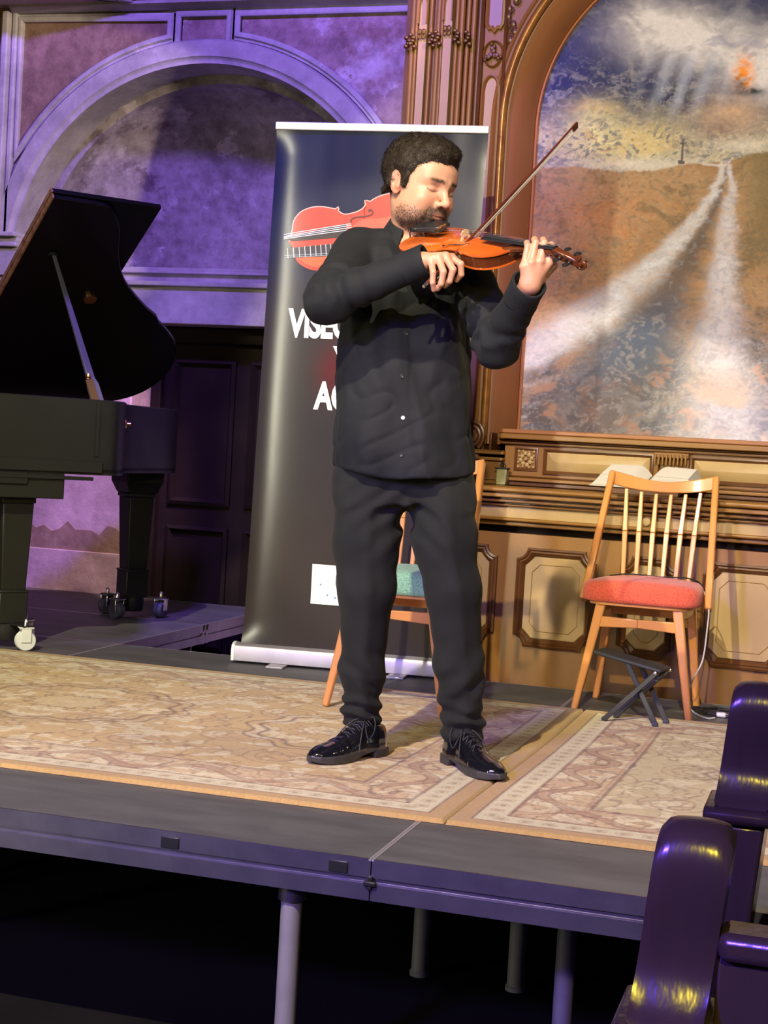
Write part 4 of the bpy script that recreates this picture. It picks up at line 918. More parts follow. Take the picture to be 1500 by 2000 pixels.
# footstool
fs_ = thing('guitar_footstool', 'black folding metal footstool between the legs of the orange-seated chair', 'footstool', (-.62,5.40,S+.0), 0)
def fl_(p): p = Vector(p); return p - Vector((-.62,5.40,S+.0))
A_ = fl_(dep(1168,1270,5.42)); B_ = fl_(dep(1300,1309,5.30)); 
MB().bar(A_, B_, .115, .014, up=(0,0,1)).build('foot_plate', mat('ribbed_black_rubber', (.03,.035,.035), .6), fs_, bevel=.006)
pj = fl_(dep(1256,1348,5.33))
f1 = fl_(onz(1192,1402,S+.016)); f2 = fl_(onz(1290,1413,S+.016)); 
t1 = fl_(dep(1294,1312,5.30)); t2 = fl_(dep(1236,1292,5.36))
for dy, in ((-.045,),(.045,)):
    o1 = Vector((.3*dy,dy,0)); 
    MB().bar(t2+o1, f2+o1+Vector((0,0,.004)), .018,.008, up=(0,1,0)).build('leg', M['black_metal'], fs_, bevel=.002)
    if dy < 0: MB().bar(t1+o1*1.2, f1+o1*1.2, .018,.008, up=(0,1,0)).build('leg', M['black_metal'], fs_, bevel=.002)
    else: MB().bar(t1+o1*.8, f1+o1*.8, .018,.008, up=(0,1,0)).build('leg', M['black_metal'], fs_, bevel=.002)
    for p in (pj+o1*1.3, t1+o1*1.35): MB().ball(tuple(p), (.007,.005,.007), 8).build('rivet', M['steel'], fs_)
    for p in (f1,f2): MB().ball(tuple(p+o1+Vector((0,0,.0))), (.012,.012,.013), 8).build('rubber_foot', M['blue_wheel'], fs_)

# book on its stand
def bkp(x, y): a, z = AP(x, y, .08); return a, z
bs = thing('book_stand', 'low sloping wooden stand under the open book on the altar table', 'book stand', AO+Aa*.62+Ab*.065+ZZ*1.376, -AA)
MB().add([(-.15,-.06,.004),(.15,-.06,.004),(.15,.15,.03),(-.15,.15,.03),(-.15,-.06,.016),(.15,-.06,.016),(.15,.15,.042),(-.15,.15,.042)], [(0,3,2,1),(4,5,6,7),(0,1,5,4),(1,2,6,5),(2,3,7,6),(3,0,4,7)]).box((-.12,-.03,0),(.12,.12,.006)).build('sloping_board', M['wood_dark'], bs, bevel=.002)
MB().box((-.15,-.072,0),(.15,-.058,.022)).build('stand_lip', M['wood_dark'], bs, bevel=.002)
bk = thing('open_book', 'thick open book with pale pages on the altar table behind the chair', 'book', AO+Aa*.625+Ab*.06+ZZ*1.402, -AA)
def page_block(sg):
    n = 18; topz = []; vs = []
    for i in range(n+1):
        q = i/n; x = sg*(.004+.185*q); z = .012+.040*math.sin(min(1,q*3.2)*math.pi/2)*(1-.12*q)
        for y, dz, xo in ((-.055,0,0),(.11,.040,0)): vs += [(x+sg*.020*q*(1), y-.01, .002+dz*.9), (x-sg*.012*q, y+.006, z+dz)]
    fs = []
    for i in range(n):
        a = i*4; b = a+4; fs += [(a,b,b+1,a+1),(a+2,a+3,b+3,b+2),(a+1,b+1,b+3,a+3),(a,a+2,b+2,b)]
    e = n*4; fs += [(0,1,3,2),(e,e+2,e+3,e+1)]
    o = MB().add(vs, fs).build('page_block', M['paper_edge'], bk, sharp=30)
    vs2 = [];
    for i in range(n+1):
        v1 = vs[i*4+1]; v3 = vs[i*4+3]; vs2 += [(v1[0],v1[1]+.002,v1[2]+.0012),(v3[0],v3[1]-.002,v3[2]+.0012)]
    MB().add(vs2, [(i*2,i*2+2,i*2+3,i*2+1) for i in range(n)]).build('top_page', M['paper'], bk, sharp=60)
page_block(-1); page_block(1)
MB().add([(-.215,-.075,.0),(.215,-.075,.0),(.215,.11,.036),(-.215,.11,.036),(-.215,-.075,.003),(.215,-.075,.003),(.215,.11,.039),(-.215,.11,.039)], [(0,3,2,1),(4,5,6,7),(0,1,5,4),(1,2,6,5),(2,3,7,6),(3,0,4,7)]).build('cover', mat('worn_pale_cover', (.46,.41,.36), .7), bk)

# little lantern-like box hanging on the altar
a_, z_ = AP(977, 920, .2)
bx_ = thing('hanging_box', 'small square olive metal box with wire loop on the altar left of the rosette', 'box', AO+Aa*a_+Ab*.235+ZZ*1.376, -AA)
MB().box((-.024,-.022,.012),(.024,.014,.070)).box((-.020,-.026,.0),(.022,.014,.014)).build('box_body', mat('olive_brass', (.20,.19,.08), .45, metal=.5, col2=(.3,.28,.14), nscale=20), bx_, bevel=.003)
MB().box((-.028,-.026,.068),(.028,.016,.074)).build('box_lid', M['black_metal'], bx_, bevel=.001)
MB().tube([(.0+.012*math.cos(t), -.004, .080+.016*math.sin(t)) for t in np.arange(-.6,3.8,.3)], .0028, 6).build('wire_loop', M['black_metal'], bx_)

# cables
def cable(label, pts, r, mt, name='cable'):
    o = MB().tube(spl(pts, 8), r, 6).build(name, mt); return tag(o, label, 'cable')
random.seed(11)
c0 = onz(1395,1395,S); pts = []
for k in range(34):
    a = k*.75; r_ = .06+.05*random.random(); pts.append((c0.x+r_*2.0*math.cos(a)*.55+.02, c0.y+r_*.9*math.sin(a)+.02, S+.006+.010*random.random()))
pts += [tuple(onz(1440,1384,S+.006)), tuple(onz(1500,1392,S+.006))]
cable('tangled black cable lying on the deck beside the right chair leg', pts, .0038, M['cable'])
g1 = [tuple(dep(1372,1150,5.62)), tuple(dep(1384,1185,5.52)), tuple(dep(1381,1230,5.5)), tuple(dep(1372,1290,5.5)), tuple(dep(1352,1330,5.5)), tuple(onz(1343,1362,S+.006)), tuple(onz(1352,1388,S+.006)), tuple(onz(1378,1402,S+.006)), tuple(onz(1396,1402,S+.008))]
cable('thin grey lead hanging from the orange seat down to a plug on the deck', g1, .0028, M['grey_cable'])
pl_ = onz(1398,1401,S); tag(MB().lathe([(.004,0),(.009,.003),(.010,.03),(.006,.036),(.003,.05)], 12, lambda x,y,z: (pl_.x+z, pl_.y+y, pl_.z+.011+x)).build('cable_plug', mat('white_plug', (.75,.75,.78), .3)), 'small white plug at the end of the grey lead', 'plug')
g2 = [tuple(dep(1192,1124,5.80)), tuple(dep(1225,1121,5.72)), tuple(dep(1262,1124,5.71)), tuple(dep(1290,1127,5.70)), tuple(dep(1325,1128,5.69)), tuple(dep(1345,1130,5.70)), tuple(dep(1368,1140,5.74)), tuple(dep(1377,1160,5.66)), tuple(dep(1376,1200,5.66)), tuple(dep(1370,1260,5.7)), tuple(dep(1356,1320,5.7)), tuple(onz(1368,1372,S+.006))]
cable('black cord tied along the bottom of the right chair spindles', g2, .003, M['cable'])

# ================================================================== PEWS
M['pew'] = mat('varnished_dark_pew', (.035,.024,.026), .24, col2=(.07,.045,.045), nscale=14, nmix=1., stretch=(1,1,.12), bump=.35, bscale=42, coat=.0, spec=.9, detail=6)
def pew(label, px, pyt, d, wd, tilt=.085):
    p = dep(px, pyt, d); base = Vector((p.x, p.y, 0)); H_ = p.z
    t = thing('church_pew', label, 'pew', base, 0, 'dark church pews in front of the stage')
    # side profile of the end piece: (y, z), y negative towards the viewer
    prof = [(.030,H_-.055),(.020,H_-.018),(.0,H_-.002),(-.025,H_),(-.05,H_-.010),(-.062,H_-.035),(-.060,H_-.075),(-.052,H_-.12),(-.052,H_-.155),(-.066,H_-.185),(-.080,H_-.200),(-.085,H_-.206),(.05,H_-.206),(.055,H_-.15)]
    prof = spl(prof[:12],4)+prof[12:]
    w2 = wd/2; n = 10; vs = []; ns = len(prof)
    for i in range(n+1):
        q = -1+2*i/n; ins = .007*(abs(q)**8)
        cy = sum(a for a,b in prof)/ns; cz = H_-.1
        for (y, z) in prof:
            sc = 1-ins/.10; zz = cz+(z-cz)*(1-ins*1.6/.12) - .004*q*q
            vs.append((q*w2+tilt*(z-H_), cy+(y-cy)*sc, zz))
    fs = [(i*ns+j, i*ns+(j+1)%ns, (i+1)*ns+(j+1)%ns, (i+1)*ns+j) for i in range(n) for j in range(ns)]+[tuple(range(ns))[::-1], tuple(n*ns+j for j in range(ns))]
    MB().add(vs, fs, True).build('end_head', M['pew'], t, sharp=50)
    # shelf moulding then the standing panel
    x_ = lambda z: tilt*(z-H_)
    z1 = H_-.206
    lp = [(-.085,z1),(-.100,z1-.004),(-.104,z1-.014),(-.098,z1-.024),(-.08,z1-.030),(.05,z1-.030),(.06,z1-.014),(.05,z1)]
    MB().prism(lp, -w2-.016, w2+.016, lambda u,v,h: (h+x_(z1), u, v)).build('shoulder_molding', M['pew'], t, bevel=.006)
    MB().prism([(-.075,0),(-.075,z1-.03),(.30,z1-.03),(.42,.45),(.44,0)], -w2+.006, w2-.006, lambda u,v,h: (h+x_(v), u, v)).build('end_panel', M['pew'], t, bevel=.008)
    MB().box((w2-.01,-.045,.30),(2.3,-.02,H_-.13)).build('back_board', M['pew'], t, bevel=.004)
    MB().box((w2-.01,-.060,H_-.135),(2.3,.005,H_-.105)).build('back_rail', M['pew'], t, bevel=.01)
    MB().prism([(-.09,.0),(.0,.0),(.0,.03),(-.09,.02)], w2-.01, 2.3, lambda u,v,h: (h, u-.05, H_-.345+v)).build('book_ledge', M['pew'], t, bevel=.006)
    MB().box((w2-.01,-.02,.42),(2.3,.40,.45)).build('seat', M['pew'], t, bevel=.006)
    return t
pew('dark varnished pew with round-headed end, nearest the camera at bottom right', 1370, 1592, 1.60, .077)
pew('dark varnished pew with round-headed end, second one at the right edge', 1492, 1330, 2.62, .094)

# ================================================================== SCULPTING ENGINE (signed distance fields -> surface nets)
def grid(lo, hi, h):
    ax = [np.arange(lo[i], hi[i]+h, h, dtype=np.float32) for i in range(3)]
    return np.meshgrid(*ax, indexing='ij')
def V3(p): return np.array(tuple(p), np.float32)
def rcone(G, a, b, ra, rb, sq=None):          # sq = (axis, factor): flatten along an axis
    a, b = V3(a), V3(b); ba = b-a; P = [G[i]-a[i] for i in range(3)]
    if sq is not None:
        n = V3(sq[0]); n = n/np.linalg.norm(n); k = sq[1]-1
        dt = P[0]*n[0]+P[1]*n[1]+P[2]*n[2]; t0 = float(ba@n); P = [P[i]+n[i]*dt*k for i in range(3)]; ba = ba+n*t0*k
    L2 = float(ba@ba)+1e-12; t = np.clip((P[0]*ba[0]+P[1]*ba[1]+P[2]*ba[2])/L2, 0, 1)
    return np.sqrt((P[0]-t*ba[0])**2+(P[1]-t*ba[1])**2+(P[2]-t*ba[2])**2) - (ra+(rb-ra)*t)
def ell(G, c, r, R=None):
    P = [G[i]-c[i] for i in range(3)]
    if R is not None: P = [P[0]*R[0][i]+P[1]*R[1][i]+P[2]*R[2][i] for i in range(3)]
    k0 = np.sqrt((P[0]/r[0])**2+(P[1]/r[1])**2+(P[2]/r[2])**2); k1 = np.sqrt((P[0]/r[0]**2)**2+(P[1]/r[1]**2)**2+(P[2]/r[2]**2)**2)+1e-9
    return k0*(k0-1)/k1
def su(a, b, k):
    h = np.maximum(k-np.abs(a-b), 0)/k; return np.minimum(a, b)-h*h*k*.25
def ss(a, b, k): return -su(-a, b, k)         # a minus b
def nets(F, lo, h):
    ins = F < 0; nx, ny, nz = F.shape
    cs = np.zeros((nx-1,ny-1,nz-1), np.int8)
    corners = [(i,j,k) for i in (0,1) for j in (0,1) for k in (0,1)]
    def sub(A, c): return A[c[0]:nx-1+c[0], c[1]:ny-1+c[1], c[2]:nz-1+c[2]]
    for c in corners: cs += sub(ins, c)
    act = (cs > 0) & (cs < 8); idx = np.argwhere(act); n = len(idx)
    ID = -np.ones(act.shape, np.int64); ID[act] = np.arange(n)
    acc = np.zeros((n,3)); cnt = np.zeros(n)
    cv = {c: F[idx[:,0]+c[0], idx[:,1]+c[1], idx[:,2]+c[2]] for c in corners}
    for c in corners:
        for ax in range(3):
            if c[ax] == 0:
                d = list(c); d[ax] = 1; d = tuple(d); a, b = cv[c], cv[d]; m_ = (a < 0) != (b < 0)
                t = np.where(m_, a/(a-b+1e-20), 0); p = np.array(c, float)[None].repeat(n,0); p[:,ax] += t
                acc[m_] += p[m_]; cnt[m_] += 1
    V = (idx+acc/cnt[:,None])*h+np.array(lo)
    Q = []
    for ax in range(3):
        sl0 = [slice(None)]*3; sl1 = [slice(None)]*3; sl0[ax] = slice(0,-1); sl1[ax] = slice(1,None)
        A, B = ins[tuple(sl0)], ins[tuple(sl1)]; e = np.argwhere(A != B)
        o1, o2 = [a for a in range(3) if a != ax]
        ok = (e[:,o1]>0)&(e[:,o2]>0)&(e[:,o1]<F.shape[o1]-1)&(e[:,o2]<F.shape[o2]-1); e = e[ok]
        def g(d1, d2):
            q = e.copy(); q[:,o1] -= d1; q[:,o2] -= d2; return ID[q[:,0],q[:,1],q[:,2]]
        q = np.stack([g(0,0),g(1,0),g(1,1),g(0,1)],1); a_in = A[e[:,0],e[:,1],e[:,2]]
        flip = a_in if ax == 1 else ~a_in
        q[flip] = q[flip][:, ::-1]; Q.append(q)
    Q = np.concatenate(Q); Q = Q[(Q >= 0).all(1)]
    return V, Q
def relax(V, Q, it=1, lam=.5):
    E_ = np.concatenate([Q[:,[0,1]],Q[:,[1,2]],Q[:,[2,3]],Q[:,[3,0]]])
    for _ in range(it):
        s = np.zeros_like(V); c = np.zeros(len(V)); 
        for a, b in ((0,1),(1,0)):
            for k in range(3): s[:,k] += np.bincount(E_[:,a], V[E_[:,b],k], len(V))
            c += np.bincount(E_[:,a], minlength=len(V))
        V = V+(s/c[:,None]-V)*lam
    return V
def sculpt(field, lo, hi, h, it=2):
    G = grid(lo, hi, h); F = field(G); V, Q = nets(F, [g.flat[0] for g in G], h); return relax(V, Q, it, .5), Q
def mesh_of(name, V, Q, material, parent=None, cols=None, link=True):
    me = bpy.data.meshes.new(name); me.from_pydata(V.tolist(), [], Q.tolist()); me.polygons.foreach_set('use_smooth', [True]*len(me.polygons))
    if cols is not None: set_cols(me, cols)
    me.materials.append(material); o = bpy.data.objects.new(name, me); COL.objects.link(o)
    if parent: o.parent = parent
    return o
def vnorm(V, Q):
    n = np.cross(V[Q[:,2]]-V[Q[:,0]], V[Q[:,3]]-V[Q[:,1]]); N = np.zeros_like(V)
    for j in range(4):
        for k in range(3): N[:,k] += np.bincount(Q[:,j], n[:,k], len(V))
    return N/(np.linalg.norm(N,axis=1)[:,None]+1e-12)

# ================================================================== THE VIOLINIST
MD = 4.35
MBASE = Vector((F0.x*MD, F0.y*MD, S+.013)) + R0*.07
def mp(px, py, dy=0.):
    P = dep(px, py, MD+dy)-MBASE; return Vector((P.dot(R0), P.dot(F0), P.z))
man = thing('person', 'bearded man in black shirt, black trousers and patent shoes standing and playing a violin', 'person', MBASE, TH)
skin = mat('skin', (1,1,1), .48, attr=True, col2=(.93,.9,.88), nscale=40, nmix=1., bump=.06, bscale=300, sss=.25)
SKC = LIN((188,142,118))

# --- head
HS = 1.06
yaw, pit, rol = math.radians(43), math.radians(13), math.radians(-3)
hf = Vector((math.sin(yaw)*math.cos(pit), -math.cos(yaw)*math.cos(pit), -math.sin(pit)))
hl = Vector((math.cos(yaw), math.sin(yaw), 0)); hu = hl.cross(hf).normalized()*-1
hu = hf.cross(hl).normalized() * (1 if hf.cross(hl).z > 0 else -1)
hl2 = (hl*math.cos(rol)+hu*math.sin(rol)); hu = (hu*math.cos(rol)-hl*math.sin(rol)); hl = hl2
HC = mp(820, 366, 0)
HM = np.array([list(hl), list(hf), list(hu)])   # rows: head x (his left), y (forward), z (up)
def head2man(V): return np.array(HC)[None]+HS*(V@HM)
def hp(x, y, z): return Vector(head2man(np.array([[x,y,z]]))[0])
def man2head(p): return (HM@(np.array(p)-np.array(HC)))/HS
neckb = man2head(mp(808, 500, .045))
def headf(G):
    X, Y, Z = G; A = np.abs(X); S_ = (A, Y, Z)
    d = ell(G, (0,-.018,.034), (.078,.098,.086))
    d = su(d, ell(G, (0,.030,-.020), (.063,.062,.085)), .04)
    d = su(d, ell(G, (0,.052,.045), (.058,.042,.04)), .03)
    d = su(d, ell(S_, (.042,.030,-.070), (.026,.050,.032)), .035)       # jaw
    d = su(d, ell(G, (0,.076,-.104), (.026,.020,.020)), .028)           # chin
    d = su(d, ell(S_, (.040,.066,-.028), (.022,.020,.020)), .025)       # cheek
    d = su(d, rcone(S_, (.010,.088,.021), (.044,.070,.024), .010,.009), .016)   # brow
    d = ss(d, ell(S_, (.032,.099,.003), (.017,.016,.011)), .012)        # eye socket
    d = su(d, ell(S_, (.032,.0755,.000), (.0155,.0125,.0110)), .004)    # closed lid over the eyeball
    slit = np.abs(Z+.0045-.0045*((A-.032)/.016)**2*1.0)
    d = d + .0016*np.exp(-(slit/.0012)**2)*(np.abs(A-.032)<.0165)*(Y>.07)
    d = su(d, rcone(G, (0,.088,.016), (0,.112,-.026), .0075,.0100), .012)  # nose
    d = su(d, ell(G, (0,.113,-.030), (.0105,.011,.0095)), .008)
    d = su(d, ell(S_, (.0130,.099,-.034), (.0075,.011,.0075)), .006)
    d = ss(d, ell(S_, (.0065,.108,-.0415), (.0038,.0055,.004)), .003)
    d = su(d, ell(G, (0,.088,-.062), (.027,.014,.020)), .014)           # muzzle
    d = su(d, rcone(S_, (0,.0985,-.0600), (.021,.088,-.0635), .0046,.0028), .006)
    d = su(d, rcone(S_, (0,.0975,-.0715), (.019,.0875,-.0675), .0058,.0030), .006)
    ml = np.abs(Z+.0655-.04*A*0-.0015*(A/.02)**2*-1); d = d + .0024*np.exp(-(ml/.0014)**2)*(A<.024)*(Y>.08)
    d = ss(d, ell(G, (0,.098,-.083), (.018,.006,.0045)), .008)
    # ears
    e = ell((A-.0790-.18*(-.012-Y)*1., Y+.010+.2*(Z+.002), Z+.002), (0,0,0), (.0075,.0185,.0325))
    e = ss(e, ell((A-.0870, Y+.006, Z-.004), (0,0,0), (.0065,.0105,.0190)), .004)
    e = su(e, ell((A-.081, Y-.004, Z+.012), (0,0,0), (.005,.006,.008)), .004)
    d = su(d, e, .005)
    d = su(d, rcone(G, (.004,-.026,-.050), neckb, .051,.056), .03)         # neck
    d = su(d, rcone(G, (0,.022,-.110), (0,.018,-.150), .010,.012), .03) # throat
    return d
V, Q = sculpt(headf, (-.10,-.155,-.215), (.115,.135,.135), .0023, 1)
hn = vnorm(V, Q); hX, hY, hZ = V.T; hA = np.abs(hX)
cols = np.tile(SKC, (len(V),1))
def cm(c, t, m_='mix'):
    global cols
    cols = cols+(LIN(c)-cols)*np.clip(t,0,1)[:,None]
front = sst(.02,.05,hY)
cm((188,112,98), np.exp(-((hZ+.066)/.008)**2-(hA/.022)**4)*(hY>.08)*.85)
cm((206,134,112), (np.exp(-((hA-.042)/.022)**2-((hZ+.028)/.02)**2))*front*.35); cm((200,120,104), (hA>.078)*.6*(hY>-.04)); cm((204,140,120), np.exp(-((hZ+.03)/.014)**2-(hA/.016)**2)*(hY>.1)*.4)
nz_ = fbm(hX*230,hY*230,hZ*230,o=2,s=3)
jaw = sst(-.040,-.056, hZ+.22*np.maximum(0,.05-hY)*1.0-.10*np.maximum(0,hY-.07))
bw = np.exp(-((hZ+.100)/.026)**2-(hA/.052)**4)*sst(.03,.06,hY) + np.exp(-((hZ+.050)/.0062)**2-(hA/.030)**4)*(hY>.08)*.95 + np.exp(-((hA-.029)/.009)**2-((hZ+.070)/.022)**2)*(hY>.06)*.9
bw = np.clip(bw,0,1)*(1-np.exp(-((hZ+.0665)/.0055)**2-(hA/.019)**4))
st_ = np.clip(np.exp(-((hZ+.088)/.036)**2)*sst(-.02,.035,hY)*sst(-.035,-.055,hZ)*1.1,0,1)*sst(-.135,-.12,hZ)
cm((58,42,36), np.clip(bw*.9+st_*.62,0,1)*(.62+.5*nz_))
eb = np.exp(-((hZ-.0245+.10*(hA-.032)*(hA-.032)*60*.3)/.0046)**2-((hA-.031)/.019)**4)*(hY>.05); cm((46,34,28), eb*.95)
lash = np.exp(-((hZ+.0052-.0045*((hA-.032)/.016)**2)/.0017)**2)*(np.abs(hA-.032)<.0165)*(hY>.07); cm((34,24,22), lash*.9)
cm((170,118,100), np.exp(-((hZ-.004)/.010)**2-((hA-.030)/.018)**2)*front*.35)
head_part = (head2man(V), Q, cols)
head_n = hn@HM
# --- hands
WR_R, WR_L = mp(812,512,-.285), mp(1029,566,-.375)
def finger(G, d, pts, r0, r1, k=.006):
    for i in range(len(pts)-1):
        a = r0+(r1-r0)*i/(len(pts)-1); b = r0+(r1-r0)*(i+1)/(len(pts)-1); f_ = rcone(G, pts[i], pts[i+1], a, b)
        e = f_ if i == 0 else su(e, f_, .003)
    return su(d, e, k)
def rhand(G):
    w0 = mp(800,520,-.275); kn = [mp(882,504,-.300), mp(870,501,-.312), mp(856,503,-.318), mp(842,509,-.316)]
    d = rcone(G, w0, mp(824,512,-.292), .027,.027)
    for k in kn: d = su(d, rcone(G, mp(822,513,-.292), k, .021,.0125), .010)
    d = finger(G, d, [kn[0], mp(900,516,-.318), mp(901,536,-.312), mp(892,547,-.298)], .0100,.0072, .006)
    d = finger(G, d, [kn[1], mp(885,527,-.336), mp(878,549,-.330), mp(869,558,-.314)], .0104,.0074, .006)
    d = finger(G, d, [kn[2], mp(866,531,-.344), mp(862,554,-.338), mp(855,564,-.322)], .0100,.0072, .006)
    d = finger(G, d, [kn[3], mp(846,532,-.340), mp(845,552,-.338), mp(847,566,-.326)], .0092,.0066, .006)
    d = finger(G, d, [mp(836,524,-.285), mp(852,543,-.276), mp(868,552,-.284)], .0125,.0082, .010)
    return d
def lhand(G):
    kn = [mp(1071,514,-.388), mp(1055,511,-.398), mp(1038,514,-.402), mp(1023,521,-.398)]
    d = rcone(G, mp(1019,584,-.336), mp(1034,556,-.380), .026,.027)
    for k in kn: d = su(d, rcone(G, mp(1036,556,-.380), k, .021,.0120), .012)
    tops = [(1079,484),(1063,475),(1046,474),(1031,481)]; tips = [(1074,488),(1058,482),(1042,480),(1030,480)]
    for k, tp, ti, r_ in zip(kn, tops, tips, (.0100,.0104,.0100,.0090)):
        d = finger(G, d, [k, mp(tp[0],tp[1],-.392), mp(tp[0]-2,tp[1]-6,-.366), mp(ti[0],ti[1]-2,-.345)], r_, .0075, .005)
    d = finger(G, d, [mp(1056,545,-.368), mp(1080,520,-.335), mp(1086,498,-.318)], .0140,.0088, .014)
    return d
parts = [head_part]
for fn, c in ((rhand, mp(850,525,-.30)), (lhand, mp(1045,525,-.375))):
    Vh, Qh = sculpt(fn, (c.x-.095,c.y-.085,c.z-.105), (c.x+.095,c.y+.085,c.z+.090), .0018, 2)
    n = fbm(Vh[:,0]*60,Vh[:,1]*60,Vh[:,2]*60,o=2,s=8); ch = SKC[None]*(.92+.14*n)[:,None]; ch = ch*np.array([1.0,.93,.90])
    parts.append((Vh, Qh, ch))
# --- hidden body core that carries head and hands under the clothes
SH_R, SH_L = mp(697,497,.03), mp(903,502,.0)
EL_R, EL_L = mp(640,586,-.19), mp(972,672,-.20)
HIPR, HIPL = mp(722,925,.03), mp(862,925,.03)
KNR, KNL = mp(716,1150,.02), mp(886,1150,-.03)
ANR, ANL = mp(712,1425,.07), mp(903,1455,-.01)
def core(G):
    d = rcone(G, mp(800,540,.03), mp(792,860,.04), .10,.11, ((0,1,0),1.35))
    d = su(d, rcone(G, SH_R, SH_L, .05,.05), .05); d = su(d, rcone(G, mp(800,475,.03), mp(800,520,.03), .05,.06), .03)
    for a,b,c in ((SH_R,EL_R,WR_R),(SH_L,EL_L,WR_L)): d = su(d, rcone(G,a,b,.045,.036), .03); d = su(d, rcone(G,b,b+(c-b)*.6,.034,.026), .02)
    for a,b,c in ((HIPR,KNR,ANR),(HIPL,KNL,ANL)): d = su(d, rcone(G,a,b,.070,.044), .04); d = su(d, rcone(G,b,b+(c-b)*.7,.042,.032), .02)
    return d
Vc, Qc = sculpt(core, (-.32,-.46,.03), (.50,.22,1.60), .016, 2); parts.append((Vc, Qc, np.tile(SKC,(len(Vc),1))))
o_ = 0; VV, QQ, CC = [], [], []
for a,b,c in parts: VV.append(a); QQ.append(b+o_); CC.append(c); o_ += len(a)
mesh_of('body', np.concatenate(VV), np.concatenate(QQ), skin, man, np.concatenate(CC))

# --- hair, eyebrow, beard strands
def hairf(G):
    X, Y, Z = G; A = np.abs(X)
    d = ell(G, (0,-.022,.046), (.089,.106,.094)); d = su(d, ell(G, (0,.045,.098), (.058,.050,.034)), .03)
    d = su(d, rcone((A,Y,Z), (.078,-.030,-.005), (.070,-.052,-.045), .014,.008), .02)
    cut = -((Y-.082)*(-.60)+(Z-.062)*.80) ; cut = cut+.014*np.exp(-((A-.05)/.02)**2)*(Y>.02)
    sb = ell((A,Y,Z), (.0725,.018,.012), (.0075,.011,.024))
    d = -su(-d, -cut, .012)*1.0 if False else np.maximum(d, cut)
    d = su(d, sb, .012)
    n = fbm(X*62,Y*62,Z*62,o=3,s=21)-.5; n2 = 1-np.abs(2*fbm(X*34+3,Y*34,Z*34,o=2,s=29)-1)
    return d - .009*n - .006*(n2-.75)
Vq, Qq = sculpt(hairf, (-.115,-.15,-.08), (.115,.125,.165), .0026, 1)
hairm = mat('dark_brown_hair', (.012,.008,.006), .6, col2=(.028,.019,.013), nscale=70, nmix=1., spec=.25)
hair = mesh_of('hair', head2man(Vq), Qq, hairm, man)
def strands(name, P, N, n, ln, wd, curl, material, parent, seed, segs=3, lay=None):
    rg = np.random.RandomState(seed); i = rg.randint(0, len(P), n); p = P[i]; nn = N[i]
    t = rg.normal(size=(n,3))
    if lay is not None: t = t*.55+np.array(lay)[None]
    t -= nn*(t*nn).sum(1)[:,None]; t /= np.linalg.norm(t,axis=1)[:,None]
    side = np.cross(nn, t); L_ = ln*(.6+.8*rg.rand(n))[:,None]; vs = []
    for k in range(segs+1):
        q = k/segs; c = p+nn*L_*(.15+.75*q-curl*.9*q*q)+t*L_*(q*curl)+side*L_*(.25*np.sin(q*3+i[:,None]))*curl - nn*.002
        w_ = side*wd*(1-.85*q); vs += [c-w_, c+w_]
    V_ = np.stack(vs,1).reshape(-1,3); k2 = 2*(segs+1); b = (np.arange(n)*k2)[:,None]
    q = np.concatenate([b+np.array([2*k,2*k+1,2*k+3,2*k+2]) for k in range(segs)])
    return mesh_of(name, V_, q, material, parent)
Nq = vnorm(Vq, Qq)@HM; keep = (Vq[:,2] > -.05)
cutv = ((Vq[:,1]-.082)*(-.60)+(Vq[:,2]-.062)*.80) > .004
cutv = cutv | ((np.abs(Vq[:,0])>.064)&(Vq[:,1]>.004)&(Vq[:,2]<.05))
s_ = strands('hair_locks', head2man(Vq[cutv&(Vq[:,2]>-.045)]), Nq[cutv&(Vq[:,2]>-.045)], 10500, .013, .00075, .75, hairm, hair, 5, lay=tuple(hf*.3-hu*.5)); tag(s_, kind='stuff')
bm_ = ((bw > .22)&(nz_*1.0+bw > .58))|((st_>.25)&(nz_+st_*.45>.72)); brd = strands('beard', (head2man(V)+head_n*.0)[bm_], head_n[bm_], 8500, .0062, .00045, .55, hairm, man, 6, 2, lay=tuple(-hu*.9)); tag(brd, kind='stuff')
em = (eb > .35); tag(strands('eyebrows', head2man(V)[em], head_n[em], 700, .006, .0004, .9, hairm, man, 7, 2, lay=tuple(hl*.6+hu*.1)), kind='stuff')

# --- shirt
def fold(G, s=0):
    X, Y, Z = G; n = fbm(X*7+1.5*Z, Y*7, Z*3.2, o=3, s=51+s); return (1-np.abs(2*n-1))
zl = [mp(795,y,0).z for y in (1000,930,880,800,700,620,560,520,490,470)]
xl = [mp(x0,y,0).x for x0,y in ((640,1000),(640,930),(641,880),(652,800),(664,700),(673,620),(684,560),(694,520),(712,490),(760,470))]
xr = [mp(x0,y,0).x for x0,y in ((930,1000),(930,930),(924,880),(916,800),(920,700),(924,620),(922,560),(915,520),(895,490),(850,470))]
bd = [.158,.156,.150,.136,.128,.128,.125,.115,.09,.06]
cyl = [.045]*5+[.04,.035,.035,.035,.035]
zl, xl, xr, bd, cyl = [np.array(a)[::1] for a in (zl,xl,xr,bd,cyl)]
def torso(G, grow=0.):
    Z = G[2]; zf = Z[0,0,:]; cx = np.interp(zf, zl, (xl+xr)/2)[None,None]; a = np.interp(zf, zl, (xr-xl)/2)[None,None]+grow; b = np.interp(zf, zl, bd)[None,None]+grow; cy = np.interp(zf, zl, cyl)[None,None]
    r = (np.abs((G[0]-cx)/a)**2.3+np.abs((G[1]-cy)/b)**2.3)**(1/2.3); d = (r-1)*np.minimum(a,b)
    return np.maximum(d, Z-zl[-1])
def fit_axis(a, b):
    return (Vector(b)-Vector(a)).normalized()
